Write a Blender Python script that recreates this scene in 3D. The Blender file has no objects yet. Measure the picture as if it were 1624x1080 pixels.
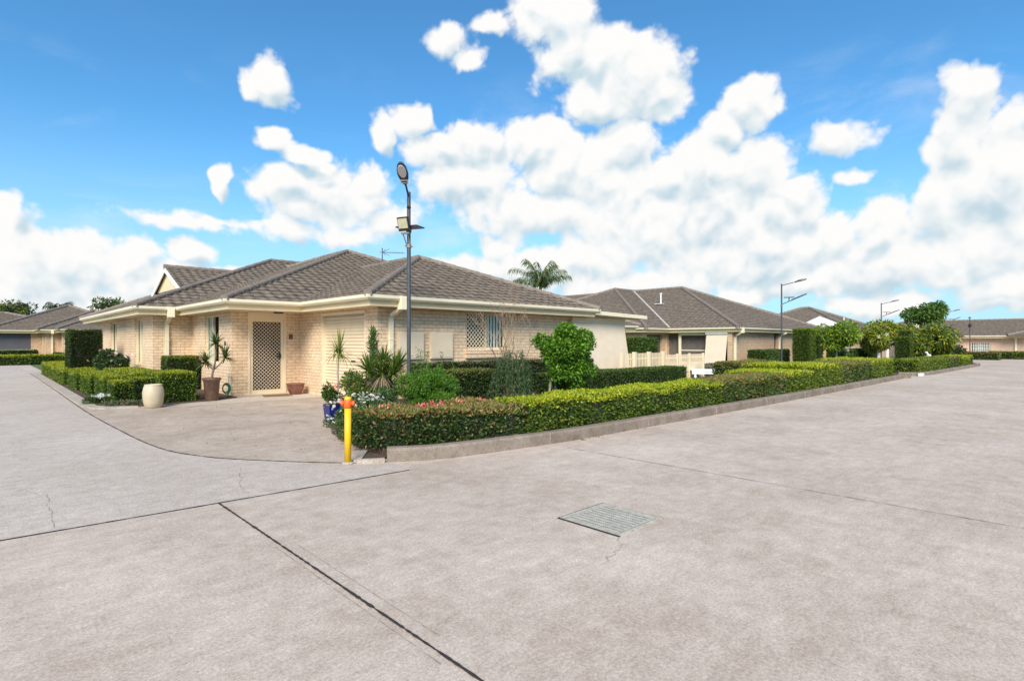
import bpy, math, random
import numpy as np
R = math.radians
random.seed(7)
rng = np.random.default_rng(7)
S = bpy.context.scene
COL = S.collection

# ---------------------------------------------------------------- camera
cam_d = bpy.data.cameras.new('camera'); cam = bpy.data.objects.new('camera', cam_d); COL.objects.link(cam)
TH = math.atan2(916, 878)                     # heading of the lens in the ground plane
cam.location = (0, 0, 1.45)
cam.rotation_euler = (R(90), 0, TH - R(90))
cam_d.sensor_width = 36; cam_d.lens = 36 * 878 / 1624
cam_d.shift_y = 2.5 / 1624
cam_d.clip_start = 0.05; cam_d.clip_end = 5000
S.camera = cam
S.view_settings.view_transform = 'Standard'; S.view_settings.look = 'None'
S.view_settings.exposure = 0.62; S.view_settings.gamma = 1

# ---------------------------------------------------------------- sun and sky
SUN_DIR = np.array([-0.66, -0.52, 0.66]); SUN_DIR /= np.linalg.norm(SUN_DIR)
sl = bpy.data.lights.new('sun', 'SUN'); so = bpy.data.objects.new('sun', sl); COL.objects.link(so)
sl.energy = 3.6; sl.angle = R(30); sl.color = (1, .89, .76)
from mathutils import Vector
so.rotation_euler = Vector(SUN_DIR).to_track_quat('Z', 'Y').to_euler()
so.location = (0, 0, 30)
W = bpy.data.worlds.new('World'); S.world = W; W.use_nodes = True

# cumulus banks: azimuth right of the lens heading, elevation, half widths (all in thousandths of a radian-like unit)
CLOUDS = [  # (x, y, rx, ry, weight)
 (30,385,85,75,1),(125,410,120,58,1),(205,415,55,42,1),(22,335,40,40,1),(300,398,42,24,.9),(60,440,150,60,.9),(225,455,60,40,.8),
 (437,132,50,46,1),(405,140,30,22,.7),(430,222,40,30,1),(478,252,50,26,1),(505,275,40,24,.8),(540,318,125,62,1),(592,288,48,42,1),
 (462,305,62,34,.9),(610,352,75,48,.9),(360,292,17,28,.8),(300,352,160,22,.55),(360,345,120,16,.5),(540,372,150,30,.6),(330,345,30,16,.8),
 (872,30,80,70,1),(930,85,95,70,1),(1000,118,95,78,1),(1040,150,60,48,1),(960,155,80,50,.9),(840,10,60,40,1),(715,60,45,50,.75),(735,95,30,30,.75),(770,40,40,30,.55),
 (608,215,26,36,.85),(655,195,36,30,1),(690,240,60,45,1),(745,235,75,56,1),(690,290,65,45,.9),(755,295,80,60,.9),
 (850,225,75,52,1),(900,265,90,66,1),(990,235,52,52,1),(990,300,100,66,1),(1060,285,60,50,1),(1110,265,70,64,1),(1190,180,52,62,1),
 (1150,215,50,40,1),(1205,262,90,76,1),(1240,325,90,66,1),(1328,226,58,36,1),(1350,280,34,22,.8),(860,340,150,60,1),(1030,365,210,76,1),(1200,400,250,76,1),
 (1400,355,74,62,1),(1380,425,130,56,1),(900,425,170,50,.95),(1310,380,80,60,1),(780,385,28,22,.9),(1160,340,120,80,1),(775,420,40,25,.7),(1290,445,160,40,.85),
 (1540,150,66,58,1),(1520,215,78,80,1),(1565,300,95,90,1),(1605,250,70,100,1),(1560,395,130,86,1),(1490,425,110,60,1),(1500,330,60,60,.9),(1600,460,150,50,.9),
 (980,450,260,34,.82),(1180,470,60,28,1),(130,474,240,28,.85),(1400,478,130,24,.85),(1250,452,170,30,.75),(1590,488,100,22,.75),(720,430,120,26,.7),(330,440,160,28,.75),
 (2100,250,260,150,1),(2700,150,300,120,1),(-500,260,240,120,1),(-1100,120,300,150,1),(-300,430,300,60,.9)]

def build_world():
    nt = W.node_tree; nt.nodes.clear()
    # node group: cloud density for a direction
    g = bpy.data.node_groups.new('cloud_density', 'ShaderNodeTree')
    g.interface.new_socket('Dir', in_out='INPUT', socket_type='NodeSocketVector')
    g.interface.new_socket('F', in_out='OUTPUT', socket_type='NodeSocketFloat'); g.interface.new_socket('S', in_out='OUTPUT', socket_type='NodeSocketFloat')
    N = g.nodes; L = g.links
    gi = N.new('NodeGroupInput'); go = N.new('NodeGroupOutput')
    def math_(op, a, b=None, c=None):
        m = N.new('ShaderNodeMath'); m.operation = op
        for i, v in enumerate((a, b, c)):
            if v is None: continue
            if isinstance(v, (int, float)): m.inputs[i].default_value = v
            else: L.new(v, m.inputs[i])
        return m.outputs[0]
    def noise(vec, scale, detail, rough, col=False):
        n = N.new('ShaderNodeTexNoise'); n.inputs['Scale'].default_value = scale
        n.inputs['Detail'].default_value = detail; n.inputs['Roughness'].default_value = rough
        L.new(vec, n.inputs['Vector']); return n.outputs['Color' if col else 'Fac']
    wv = noise(gi.outputs[0], 9, 3, .55, True)
    sub = N.new('ShaderNodeVectorMath'); sub.operation = 'MULTIPLY_ADD'
    L.new(wv, sub.inputs[0]); sub.inputs[1].default_value = (.075,)*3
    off = N.new('ShaderNodeVectorMath'); off.operation = 'ADD'; L.new(gi.outputs[0], off.inputs[0]); off.inputs[1].default_value = (-.0375,)*3
    L.new(off.outputs[0], sub.inputs[2])
    rot = N.new('ShaderNodeVectorRotate'); rot.rotation_type = 'Z_AXIS'; L.new(sub.outputs[0], rot.inputs['Vector'])
    rot.inputs['Angle'].default_value = -TH
    sep = N.new('ShaderNodeSeparateXYZ'); L.new(rot.outputs[0], sep.inputs[0])
    az = math_('MULTIPLY', math_('ARCTAN2', sep.outputs[1], sep.outputs[0]), -1)
    el = math_('ARCSINE', sep.outputs[2])
    cb = N.new('ShaderNodeCombineXYZ'); L.new(az, cb.inputs[0]); L.new(el, cb.inputs[1])
    F = None
    for x, y, rx, ry, w in CLOUDS:
        a = math.atan((x - 812) / 878); ca = math.cos(a) if -50 < x < 1700 else .72
        if not (-50 < x < 1700): a = (x - 812) / 878 * .8
        e = math.atan((542.5 - y) / 878 * ca)
        rx_ = rx / 878 * ca * ca * 1.08; ry_ = ry / 878 * ca * math.cos(e) ** 2 * 1.04
        m = N.new('ShaderNodeVectorMath'); m.operation = 'MULTIPLY_ADD'; L.new(cb.outputs[0], m.inputs[0])
        m.inputs[1].default_value = (1 / rx_, 1 / ry_, 0); m.inputs[2].default_value = (-a / rx_, -e / ry_, 0)
        ln = N.new('ShaderNodeVectorMath'); ln.operation = 'LENGTH'; L.new(m.outputs[0], ln.inputs[0])
        f = math_('MULTIPLY_ADD', ln.outputs['Value'], -w, w)
        F = f if F is None else math_('SMOOTH_MAX', F, f, .12)
    F = math_('MINIMUM', math_('MAXIMUM', F, -.75), .8)
    n1 = noise(gi.outputs[0], 8, 8, .56)
    T = math_('MULTIPLY', math_('SUBTRACT', n1, .5), 1.0)
    Sv = math_('MULTIPLY', F, .55)
    for sc_, am_, sm_ in ((10, .75, .8), (23, .6, .55), (50, .36, .22), (105, .2, .0)):
        bl = math_('ABSOLUTE', math_('SUBTRACT', noise(gi.outputs[0], sc_, .6, .4), .5))
        T = math_('MULTIPLY_ADD', bl, am_, T)
        if sm_: Sv = math_('MULTIPLY_ADD', bl, sm_, Sv)
    L.new(Sv, go.inputs['S'])
    L.new(math_('SUBTRACT', math_('ADD', F, T), .17), go.inputs['F'])
    # world tree
    N = nt.nodes; L = nt.links
    out = N.new('ShaderNodeOutputWorld'); bg = N.new('ShaderNodeBackground'); L.new(bg.outputs[0], out.inputs[0])
    bg.inputs['Strength'].default_value = .085
    sky = N.new('ShaderNodeTexSky'); sky.sky_type = 'NISHITA'; sky.sun_disc = False
    sky.sun_elevation = math.asin(SUN_DIR[2]); sky.sun_rotation = math.atan2(SUN_DIR[0], SUN_DIR[1])
    sky.air_density = 1.0; sky.dust_density = .6; sky.ozone_density = 2.5; sky.altitude = 200
    tc = N.new('ShaderNodeTexCoord'); D = tc.outputs['Generated']
    g1 = N.new('ShaderNodeGroup'); g1.node_tree = g; L.new(D, g1.inputs[0])
    sh = N.new('ShaderNodeVectorMath'); sh.operation = 'ADD'; L.new(D, sh.inputs[0]); sh.inputs[1].default_value = (-.014, -.006, .022)
    g2 = N.new('ShaderNodeGroup'); g2.node_tree = g; L.new(sh.outputs[0], g2.inputs[0])
    al = N.new('ShaderNodeMapRange'); al.interpolation_type = 'SMOOTHSTEP'; L.new(g1.outputs['F'], al.inputs[0])
    al.inputs[1].default_value = .05; al.inputs[2].default_value = .38
    # thin high veil
    vm = N.new('ShaderNodeVectorMath'); vm.operation = 'MULTIPLY'; L.new(D, vm.inputs[0]); vm.inputs[1].default_value = (2.2, 2.6, 6.5)
    vn = N.new('ShaderNodeTexNoise'); vn.inputs['Scale'].default_value = 1.5; vn.inputs['Detail'].default_value = 8; vn.inputs['Roughness'].default_value = .6; vn.inputs['Distortion'].default_value = .6
    L.new(vm.outputs[0], vn.inputs['Vector'])
    vr = N.new('ShaderNodeMapRange'); vr.interpolation_type = 'SMOOTHSTEP'; L.new(vn.outputs['Fac'], vr.inputs[0]); vr.inputs[1].default_value = .47; vr.inputs[2].default_value = .80; vr.inputs[4].default_value = .42
    lit = math_('MULTIPLY_ADD', math_('SUBTRACT', g1.outputs['S'], g2.outputs['S']), 1.75, .68)
    lit = math_('MULTIPLY_ADD', g1.outputs['F'], -.10, lit)
    cl = N.new('ShaderNodeMapRange'); cl.interpolation_type = 'SMOOTHSTEP'; L.new(lit, cl.inputs[0]); cl.inputs[1].default_value = .0; cl.inputs[2].default_value = .85
    mx = N.new('ShaderNodeMix'); mx.data_type = 'RGBA'; L.new(cl.outputs[0], mx.inputs['Factor'])
    mx.inputs[6].default_value = (4.1, 5.3, 6.0, 1); mx.inputs[7].default_value = (7.6, 7.55, 7.45, 1)
    tint = N.new('ShaderNodeMix'); tint.data_type = 'RGBA'; tint.blend_type = 'MULTIPLY'; tint.inputs['Factor'].default_value = 1
    L.new(sky.outputs[0], tint.inputs[6]); tint.inputs[7].default_value = (.66, 1.32, 1.58, 1)
    # pale air low over the horizon
    sp = N.new('ShaderNodeSeparateXYZ'); L.new(D, sp.inputs[0])
    hz = N.new('ShaderNodeMapRange'); hz.interpolation_type = 'SMOOTHSTEP'; L.new(sp.outputs[2], hz.inputs[0])
    hz.inputs[1].default_value = .36; hz.inputs[2].default_value = -.02; hz.inputs[3].default_value = 0; hz.inputs[4].default_value = .82
    hm = N.new('ShaderNodeMix'); hm.data_type = 'RGBA'; L.new(hz.outputs[0], hm.inputs['Factor']); L.new(tint.outputs[2], hm.inputs[6])
    hm.inputs[7].default_value = (4.0, 6.0, 7.2, 1)
    vz = N.new('ShaderNodeMapRange'); vz.interpolation_type = 'SMOOTHSTEP'; L.new(sp.outputs[2], vz.inputs[0]); vz.inputs[1].default_value = .47; vz.inputs[2].default_value = .28
    fm = N.new('ShaderNodeMix'); fm.data_type = 'RGBA'; L.new(math_('MAXIMUM', al.outputs[0], math_('MULTIPLY', vr.outputs[0], vz.outputs[0])), fm.inputs['Factor'])
    L.new(hm.outputs[2], fm.inputs[6]); L.new(mx.outputs[2], fm.inputs[7])
    L.new(fm.outputs[2], bg.inputs['Color'])
build_world()

# ---------------------------------------------------------------- materials
def nodes_of(name):
    m = bpy.data.materials.new(name); m.use_nodes = True
    nt = m.node_tree; return m, nt.nodes, nt.links, nt.nodes['Principled BSDF']
def _noise(N, L, scale, detail=5, rough=.55, vec=None, dist=0):
    n = N.new('ShaderNodeTexNoise'); n.inputs['Scale'].default_value = scale; n.inputs['Detail'].default_value = detail
    n.inputs['Roughness'].default_value = rough; n.inputs['Distortion'].default_value = dist
    if vec is None:
        tc = N.new('ShaderNodeTexCoord'); vec = tc.outputs['Object']
    L.new(vec, n.inputs['Vector']); return n.outputs['Fac']
def _ramp(N, L, fac, a, b, lo=.35, hi=.65):
    r = N.new('ShaderNodeMapRange'); L.new(fac, r.inputs[0]); r.inputs[1].default_value = lo; r.inputs[2].default_value = hi
    m = N.new('ShaderNodeMix'); m.data_type = 'RGBA'; L.new(r.outputs[0], m.inputs['Factor'])
    for i, c in ((6, a), (7, b)):
        if isinstance(c, tuple): m.inputs[i].default_value = c + (1,)
        else: L.new(c, m.inputs[i])
    return m.outputs[2]
def _mul(N, L, a, b):
    m = N.new('ShaderNodeMix'); m.data_type = 'RGBA'; m.blend_type = 'MULTIPLY'; m.inputs['Factor'].default_value = 1
    L.new(a, m.inputs[6]); L.new(b, m.inputs[7]); return m.outputs[2]
def paint(name, c, rough=.5, var=.12, scale=6, metal=0, bump=0, spec=.4):
    m, N, L, P = nodes_of(name)
    lo = tuple(x * (1 - var) for x in c); hi = tuple(min(1, x * (1 + var)) for x in c)
    col = _ramp(N, L, _noise(N, L, scale, 6), lo, hi, .3, .7)
    L.new(col, P.inputs['Base Color']); P.inputs['Roughness'].default_value = rough; P.inputs['Metallic'].default_value = metal
    P.inputs['Specular IOR Level'].default_value = spec
    if bump:
        b = N.new('ShaderNodeBump'); b.inputs['Strength'].default_value = bump; b.inputs['Distance'].default_value = .01
        L.new(_noise(N, L, scale * 8, 4), b.inputs['Height']); L.new(b.outputs[0], P.inputs['Normal'])
    return m
def concrete(name, c1, c2, stain, stain_amt=.5, scale=1.0):
    m, N, L, P = nodes_of(name)
    base = _ramp(N, L, _noise(N, L, .35 * scale, 10, .68), c1, c2, .36, .64)
    st = _noise(N, L, .9 * scale, 10, .74)
    r = N.new('ShaderNodeMapRange'); L.new(st, r.inputs[0]); r.inputs[1].default_value = .46; r.inputs[2].default_value = .74
    r.inputs[4].default_value = stain_amt
    mm = N.new('ShaderNodeMix'); mm.data_type = 'RGBA'; L.new(r.outputs[0], mm.inputs['Factor']); L.new(base, mm.inputs[6]); mm.inputs[7].default_value = stain + (1,)
    # broom finish: faint brushed streaks
    tc = N.new('ShaderNodeTexCoord'); mp = N.new('ShaderNodeMapping'); mp.inputs['Rotation'].default_value = (0, 0, .62); mp.inputs['Scale'].default_value = (2.2, 17, 1)
    L.new(tc.outputs['Object'], mp.inputs['Vector'])
    br = _ramp(N, L, _noise(N, L, 1.0, 8, .72, mp.outputs[0]), (.925, .92, .915), (1.06, 1.06, 1.06), .32, .68)
    blotch = _ramp(N, L, _noise(N, L, 6, 9, .82), (.80, .775, .74), (1.13, 1.13, 1.13), .33, .67)
    gr = _noise(N, L, 55, 8, .88)
    grc = _ramp(N, L, gr, (.46, .44, .41), (1.44, 1.44, 1.44), .3, .7)
    sp = _ramp(N, L, _noise(N, L, 150, 2, .5), (.72, .69, .66), (1.05, 1.05, 1.05), .30, .42)
    col = _mul(N, L, _mul(N, L, _mul(N, L, _mul(N, L, mm.outputs[2], br), blotch), grc), sp)
    L.new(col, P.inputs['Base Color']); P.inputs['Roughness'].default_value = .88; P.inputs['Specular IOR Level'].default_value = .25
    b = N.new('ShaderNodeBump'); b.inputs['Strength'].default_value = .35; b.inputs['Distance'].default_value = .004
    L.new(gr, b.inputs['Height']); L.new(b.outputs[0], P.inputs['Normal'])
    return m
def brick(name, c1, c2, mortar):
    m, N, L, P = nodes_of(name)
    tc = N.new('ShaderNodeTexCoord'); sp = N.new('ShaderNodeSeparateXYZ'); L.new(tc.outputs['Object'], sp.inputs[0])
    ge = N.new('ShaderNodeNewGeometry'); sn = N.new('ShaderNodeSeparateXYZ'); L.new(ge.outputs['True Normal'], sn.inputs[0])
    ab = N.new('ShaderNodeMath'); ab.operation = 'ABSOLUTE'; L.new(sn.outputs[0], ab.inputs[0])
    gt = N.new('ShaderNodeMath'); gt.operation = 'GREATER_THAN'; L.new(ab.outputs[0], gt.inputs[0]); gt.inputs[1].default_value = .5
    mu = N.new('ShaderNodeMix'); L.new(gt.outputs[0], mu.inputs[0]); L.new(sp.outputs[0], mu.inputs[2]); L.new(sp.outputs[1], mu.inputs[3])
    cb = N.new('ShaderNodeCombineXYZ'); L.new(mu.outputs[0], cb.inputs[0]); L.new(sp.outputs[2], cb.inputs[1])
    br = N.new('ShaderNodeTexBrick'); L.new(cb.outputs[0], br.inputs['Vector'])
    br.inputs['Scale'].default_value = 1; br.inputs['Brick Width'].default_value = .24; br.inputs['Row Height'].default_value = .086
    br.inputs['Mortar Size'].default_value = .0065; br.inputs['Mortar Smooth'].default_value = .25; br.inputs['Bias'].default_value = 0
    br.inputs['Color1'].default_value = c1 + (1,); br.inputs['Color2'].default_value = c2 + (1,); br.inputs['Mortar'].default_value = mortar + (1,)
    var = _ramp(N, L, _noise(N, L, 9, 5, .6), (.86, .82, .78), (1.1, 1.1, 1.1), .3, .7)
    big = _ramp(N, L, _noise(N, L, 1.1, 4, .6), (.92, .9, .88), (1.05, 1.05, 1.05), .3, .7)
    col = _mul(N, L, _mul(N, L, br.outputs['Color'], var), big)
    L.new(col, P.inputs['Base Color']); P.inputs['Roughness'].default_value = .85; P.inputs['Specular IOR Level'].default_value = .2
    b = N.new('ShaderNodeBump'); b.inputs['Strength'].default_value = .8; b.inputs['Distance'].default_value = .012; b.invert = True
    L.new(br.outputs['Fac'], b.inputs['Height']); L.new(b.outputs[0], P.inputs['Normal'])
    return m
def foliage(name, trans=.3, rough=.45):
    m, N, L, P = nodes_of(name)
    at = N.new('ShaderNodeAttribute'); at.attribute_name = 'tint'
    L.new(at.outputs['Color'], P.inputs['Base Color']); P.inputs['Roughness'].default_value = rough; P.inputs['Specular IOR Level'].default_value = .35
    tr = N.new('ShaderNodeBsdfTranslucent'); L.new(at.outputs['Color'], tr.inputs['Color'])
    mix = N.new('ShaderNodeMixShader'); mix.inputs[0].default_value = trans
    out = N['Material Output'] if 'Material Output' in N else N.new('ShaderNodeOutputMaterial')
    L.new(P.outputs[0], mix.inputs[1]); L.new(tr.outputs[0], mix.inputs[2]); L.new(mix.outputs[0], out.inputs['Surface'])
    return m
def glassy(name, tintc=(.92, .95, .94), refl=.03):
    m, N, L, P = nodes_of(name)
    t = N.new('ShaderNodeBsdfTransparent'); t.inputs[0].default_value = tintc + (1,)
    gl = N.new('ShaderNodeBsdfGlossy'); gl.inputs['Roughness'].default_value = .04
    mix = N.new('ShaderNodeMixShader'); mix.inputs[0].default_value = refl
    L.new(t.outputs[0], mix.inputs[1]); L.new(gl.outputs[0], mix.inputs[2]); L.new(mix.outputs[0], N['Material Output'].inputs['Surface'])
    return m

M = {}
M['road'] = concrete('road_concrete', (.487, .404, .337), (.598, .51, .435), (.34, .262, .195), .65)
M['drive'] = concrete('driveway_concrete', (.42, .34, .27), (.53, .44, .36), (.26, .195, .14), .65, 1.4)
M['porch'] = concrete('porch_concrete', (.5, .44, .38), (.56, .5, .43), (.36, .3, .24), .4, 1.2)
M['kerb'] = concrete('kerb_concrete', (.22, .18, .145), (.30, .25, .21), (.12, .095, .07), .8, 3)
M['kerb_pale'] = concrete('kerb_pale_concrete', (.42, .37, .31), (.52, .46, .4), (.25, .2, .15), .6, 3)
M['joint'] = paint('joint_filler', (.035, .03, .028), .9, .4, 20)
M['crack'] = paint('crack', (.3, .25, .215), .95, .3, 30)
M['soil'] = paint('garden_soil', (.09, .06, .04), .95, .5, 12, bump=.8)
M['lawn'] = paint('lawn', (.10, .13, .04), .95, .4, 5, bump=.8)
M['brick'] = brick('cream_brick', (.74, .55, .365), (.80, .62, .435), (.50, .36, .22))
M['brick_far'] = brick('tan_brick', (.60, .43, .28), (.66, .49, .34), (.42, .29, .18))
M['tile'] = paint('roof_tile', (.175, .138, .103), .8, .35, 5, bump=.3)
M['ridge'] = paint('ridge_tile', (.21, .17, .138), .85, .25, 7, bump=.3)
M['valley'] = paint('valley_flashing', (.5, .46, .4), .6, .1, 4)
M['gutter'] = paint('gutter_cream', (.80, .71, .51), .4, .05, 2)
M['fascia'] = paint('fascia_cream', (.74, .60, .36), .5, .06, 2)
M['soffit'] = paint('soffit', (.72, .62, .44), .6, .05, 2)
M['cream'] = paint('cream_paint', (.76, .63, .43), .45, .06, 3)
M['pale'] = paint('pale_cream_paint', (.78, .70, .55), .45, .05, 3)
M['meter'] = paint('meter_box_cream', (.70, .575, .41), .5, .05, 3)
M['white'] = paint('white_paint', (.82, .81, .78), .45, .05, 4)
M['dark_in'] = paint('dark_interior', (.025, .02, .016), .8, .3, 3)
M['slate_blind'] = paint('slate_blind', (.105, .105, .115), .7, .1, 2)
M['fabric'] = paint('beige_fabric', (.68, .57, .43), .85, .05, 3, bump=.15)
M['curtain'] = paint('curtain', (.82, .77, .66), .8, .1, 3)
M['screen'] = paint('insect_screen', (.13, .11, .095), .75, .2, 6)
M['glass'] = glassy('window_glass')
M['lamp'] = paint('lamp_grey', (.085, .09, .105), .45, .15, 6, metal=.3)
M['lamp_tan'] = paint('lamp_weathered', (.26, .23, .18), .5, .2, 8, metal=.3)
M['lens'] = paint('lamp_lens', (.72, .68, .66), .25, .05, 8)
M['flood_glass'] = paint('flood_lens', (.5, .46, .3), .15, .15, 12)
M['solar'] = paint('solar_panel', (.03, .035, .055), .15, .2, 10)
M['yellow'] = paint('yellow_paint', (.80, .47, .012), .35, .06, 7)
M['orange'] = paint('orange_plastic', (.80, .13, .02), .4, .08, 9)
M['blueglaze'] = paint('blue_glaze', (.008, .018, .13), .15, .3, 9, spec=.6)
M['urn'] = paint('cream_stoneware', (.52, .43, .30), .4, .06, 6)
M['terracotta'] = paint('brown_clay', (.13, .075, .05), .55, .35, 9)
M['bronze'] = paint('bronze_glaze', (.2, .085, .06), .25, .3, 6)
M['mat'] = paint('coir', (.2, .115, .05), .95, .3, 40, bump=.6)
M['hose'] = paint('green_hose', (.01, .16, .09), .35, .2, 10)
M['steel'] = paint('checker_steel', (.42, .39, .32), .85, .25, 22, spec=.1)
M['trunk'] = paint('bark', (.2, .155, .115), .9, .35, 14, bump=.8)
M['trunk_pale'] = paint('pale_bark', (.36, .31, .26), .9, .25, 14, bump=.6)
M['twig'] = paint('dry_twig', (.30, .20, .13), .9, .3, 20)
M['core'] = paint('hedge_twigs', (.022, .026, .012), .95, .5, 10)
M['leaf'] = foliage('leaf')
M['dryleaf'] = foliage('dry_leaf', .15, .8)
M['petal'] = foliage('petal', .25, .6)
M['black'] = paint('black_plastic', (.02, .02, .02), .4, .1, 5)
M['pipe'] = paint('pvc_pipe', (.75, .74, .71), .5, .05, 5)

# ---------------------------------------------------------------- mesh builder
class MB:
    def __init__(s): s.V = []; s.F = []; s.mi = []; s.T = []; s.n = 0; s.sm = []
    def add(s, V, F, mi=0, tint=None, smooth=False):
        V = np.asarray(V, float).reshape(-1, 3)
        s.V.append(V)
        s.T.append(np.asarray(tint, float) if tint is not None else np.full((len(V), 3), .5))
        if isinstance(F, np.ndarray):
            s.F.append(F + s.n); s.mi.append(np.full(len(F), mi)); s.sm.append(np.full(len(F), smooth))
        else:
            by = {}
            for f in F: by.setdefault(len(f), []).append(f)
            for k, fs in by.items():
                a = np.array(fs) + s.n; s.F.append(a); s.mi.append(np.full(len(a), mi)); s.sm.append(np.full(len(a), smooth))
        s.n += len(V); return s
    def box(s, x0, x1, y0, y1, z0, z1, mi=0):
        x0, x1 = sorted((x0, x1)); y0, y1 = sorted((y0, y1)); z0, z1 = sorted((z0, z1))
        V = [(x0,y0,z0),(x1,y0,z0),(x1,y1,z0),(x0,y1,z0),(x0,y0,z1),(x1,y0,z1),(x1,y1,z1),(x0,y1,z1)]
        return s.add(V, [(0,3,2,1),(4,5,6,7),(0,1,5,4),(1,2,6,5),(2,3,7,6),(3,0,4,7)], mi)
    def hexa(s, V, mi=0):
        return s.add(V, [(0,3,2,1),(4,5,6,7),(0,1,5,4),(1,2,6,5),(2,3,7,6),(3,0,4,7)], mi)
    def obox(s, o, ax, ay, az, mi=0):                       # o centre, half axes as vectors
        o, ax, ay, az = (np.array(v, float) for v in (o, ax, ay, az))
        V = [o+i*ax+j*ay+k*az for k in (-1, 1) for i, j in ((-1,-1),(1,-1),(1,1),(-1,1))]
        return s.hexa(V, mi)
    def tube(s, pts, r, seg=8, mi=0, cap=True, smooth=True, tint=None):
        pts = np.array(pts, float); n = len(pts); r = np.full(n, r) if np.isscalar(r) else np.array(r, float)
        t = np.gradient(pts, axis=0); t /= np.linalg.norm(t, axis=1)[:, None] + 1e-12
        up = np.array([0, 0, 1.]) if abs(t[0][2]) < .9 else np.array([1., 0, 0])
        u = np.cross(t[0], up); u /= np.linalg.norm(u)
        a = np.arange(seg) * 2 * math.pi / seg; V = []
        for i in range(n):
            u = u - t[i] * np.dot(u, t[i]); u /= np.linalg.norm(u) + 1e-12; w = np.cross(t[i], u)
            V.append(pts[i] + r[i] * (np.cos(a)[:, None] * u + np.sin(a)[:, None] * w))
        V = np.vstack(V)
        i = np.arange(n - 1)[:, None] * seg; j = np.arange(seg)[None]; k = (j + 1) % seg
        F = np.stack([i + j, i + k, i + k + seg, i + j + seg], -1).reshape(-1, 4)
        tt = None if tint is None else np.tile(tint, (len(V), 1))
        s.add(V, F, mi, tt, smooth)
        if cap:
            s.add(V[:seg], [tuple(range(seg))[::-1]], mi, None if tint is None else tt[:seg]); s.add(V[-seg:], [tuple(range(seg))], mi, None if tint is None else tt[:seg])
        return s
    def lathe(s, prof, c, seg=28, mi=0, smooth=True):
        a = np.arange(seg) * 2 * math.pi / seg; V = []
        for r, z in prof: V.append(np.stack([c[0] + r * np.cos(a), c[1] + r * np.sin(a), np.full(seg, c[2] + z)], 1))
        V = np.vstack(V); n = len(prof)
        i = np.arange(n - 1)[:, None] * seg; j = np.arange(seg)[None]; k = (j + 1) % seg
        F = np.stack([i + j, i + k, i + k + seg, i + j + seg], -1).reshape(-1, 4)
        s.add(V, F, mi, None, smooth)
        return s
    def poly(s, pts, mi=0): return s.add(pts, [tuple(range(len(pts)))], mi)
    def prism(s, poly, z0, z1, mi=0):
        n = len(poly); V = [(x, y, z0) for x, y in poly] + [(x, y, z1) for x, y in poly]
        F = [tuple(range(n))[::-1], tuple(range(n, 2 * n))] + [(i, (i + 1) % n, (i + 1) % n + n, i + n) for i in range(n)]
        return s.add(V, F, mi)
    def build(s, name, mats, parent=None, bevel=0, origin=None):
        me = bpy.data.meshes.new(name)
        V = np.vstack(s.V) if s.V else np.zeros((0, 3)); T = np.vstack(s.T)
        org = np.zeros(3)
        if parent is not None: org = np.array(world_loc(parent))
        elif origin is not None: org = np.array(origin, float)
        V = V - org
        me.vertices.add(len(V)); me.vertices.foreach_set('co', V.ravel())
        li = np.concatenate([f.ravel() for f in s.F]); lt = np.concatenate([np.full(len(f), f.shape[1]) for f in s.F])
        ls = np.concatenate([[0], np.cumsum(lt)[:-1]])
        me.loops.add(len(li)); me.loops.foreach_set('vertex_index', li.astype(np.int32))
        me.polygons.add(len(lt)); me.polygons.foreach_set('loop_start', ls.astype(np.int32))
        try: me.polygons.foreach_set('loop_total', lt.astype(np.int32))
        except Exception: pass
        me.polygons.foreach_set('material_index', np.concatenate(s.mi).astype(np.int32))
        me.polygons.foreach_set('use_smooth', np.concatenate(s.sm).astype(bool))
        me.update(calc_edges=True); me.validate()
        for m in (mats if isinstance(mats, (list, tuple)) else [mats]): me.materials.append(m)
        ca = me.attributes.new('tint', 'FLOAT_COLOR', 'POINT')
        ca.data.foreach_set('color', np.hstack([T, np.ones((len(T), 1))]).ravel())
        o = bpy.data.objects.new(name, me); COL.objects.link(o)
        if parent is not None: o.parent = parent
        elif origin is not None: o.location = origin
        if bevel:
            b = o.modifiers.new('bevel', 'BEVEL'); b.width = bevel; b.segments = 2; b.limit_method = 'ANGLE'
        return o
def world_loc(o):
    v = np.array(o.location)
    while o.parent: o = o.parent; v = v + np.array(o.location)
    return v
def tag(o, label=None, cat=None, group=None, kind=None):
    for k, v in (('label', label), ('category', cat), ('group', group), ('kind', kind)):
        if v: o[k] = v
    return o
def thing(name, label, cat, loc=(0, 0, 0), group=None):
    o = bpy.data.objects.new(name, None); o.empty_display_size = .2; COL.objects.link(o); o.location = loc
    return tag(o, label, cat, group)
def copy_tree(o, parent=None):
    c = o.copy(); COL.objects.link(c); c.parent = parent
    for ch in list(o.children): copy_tree(ch, c)
    return c

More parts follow.
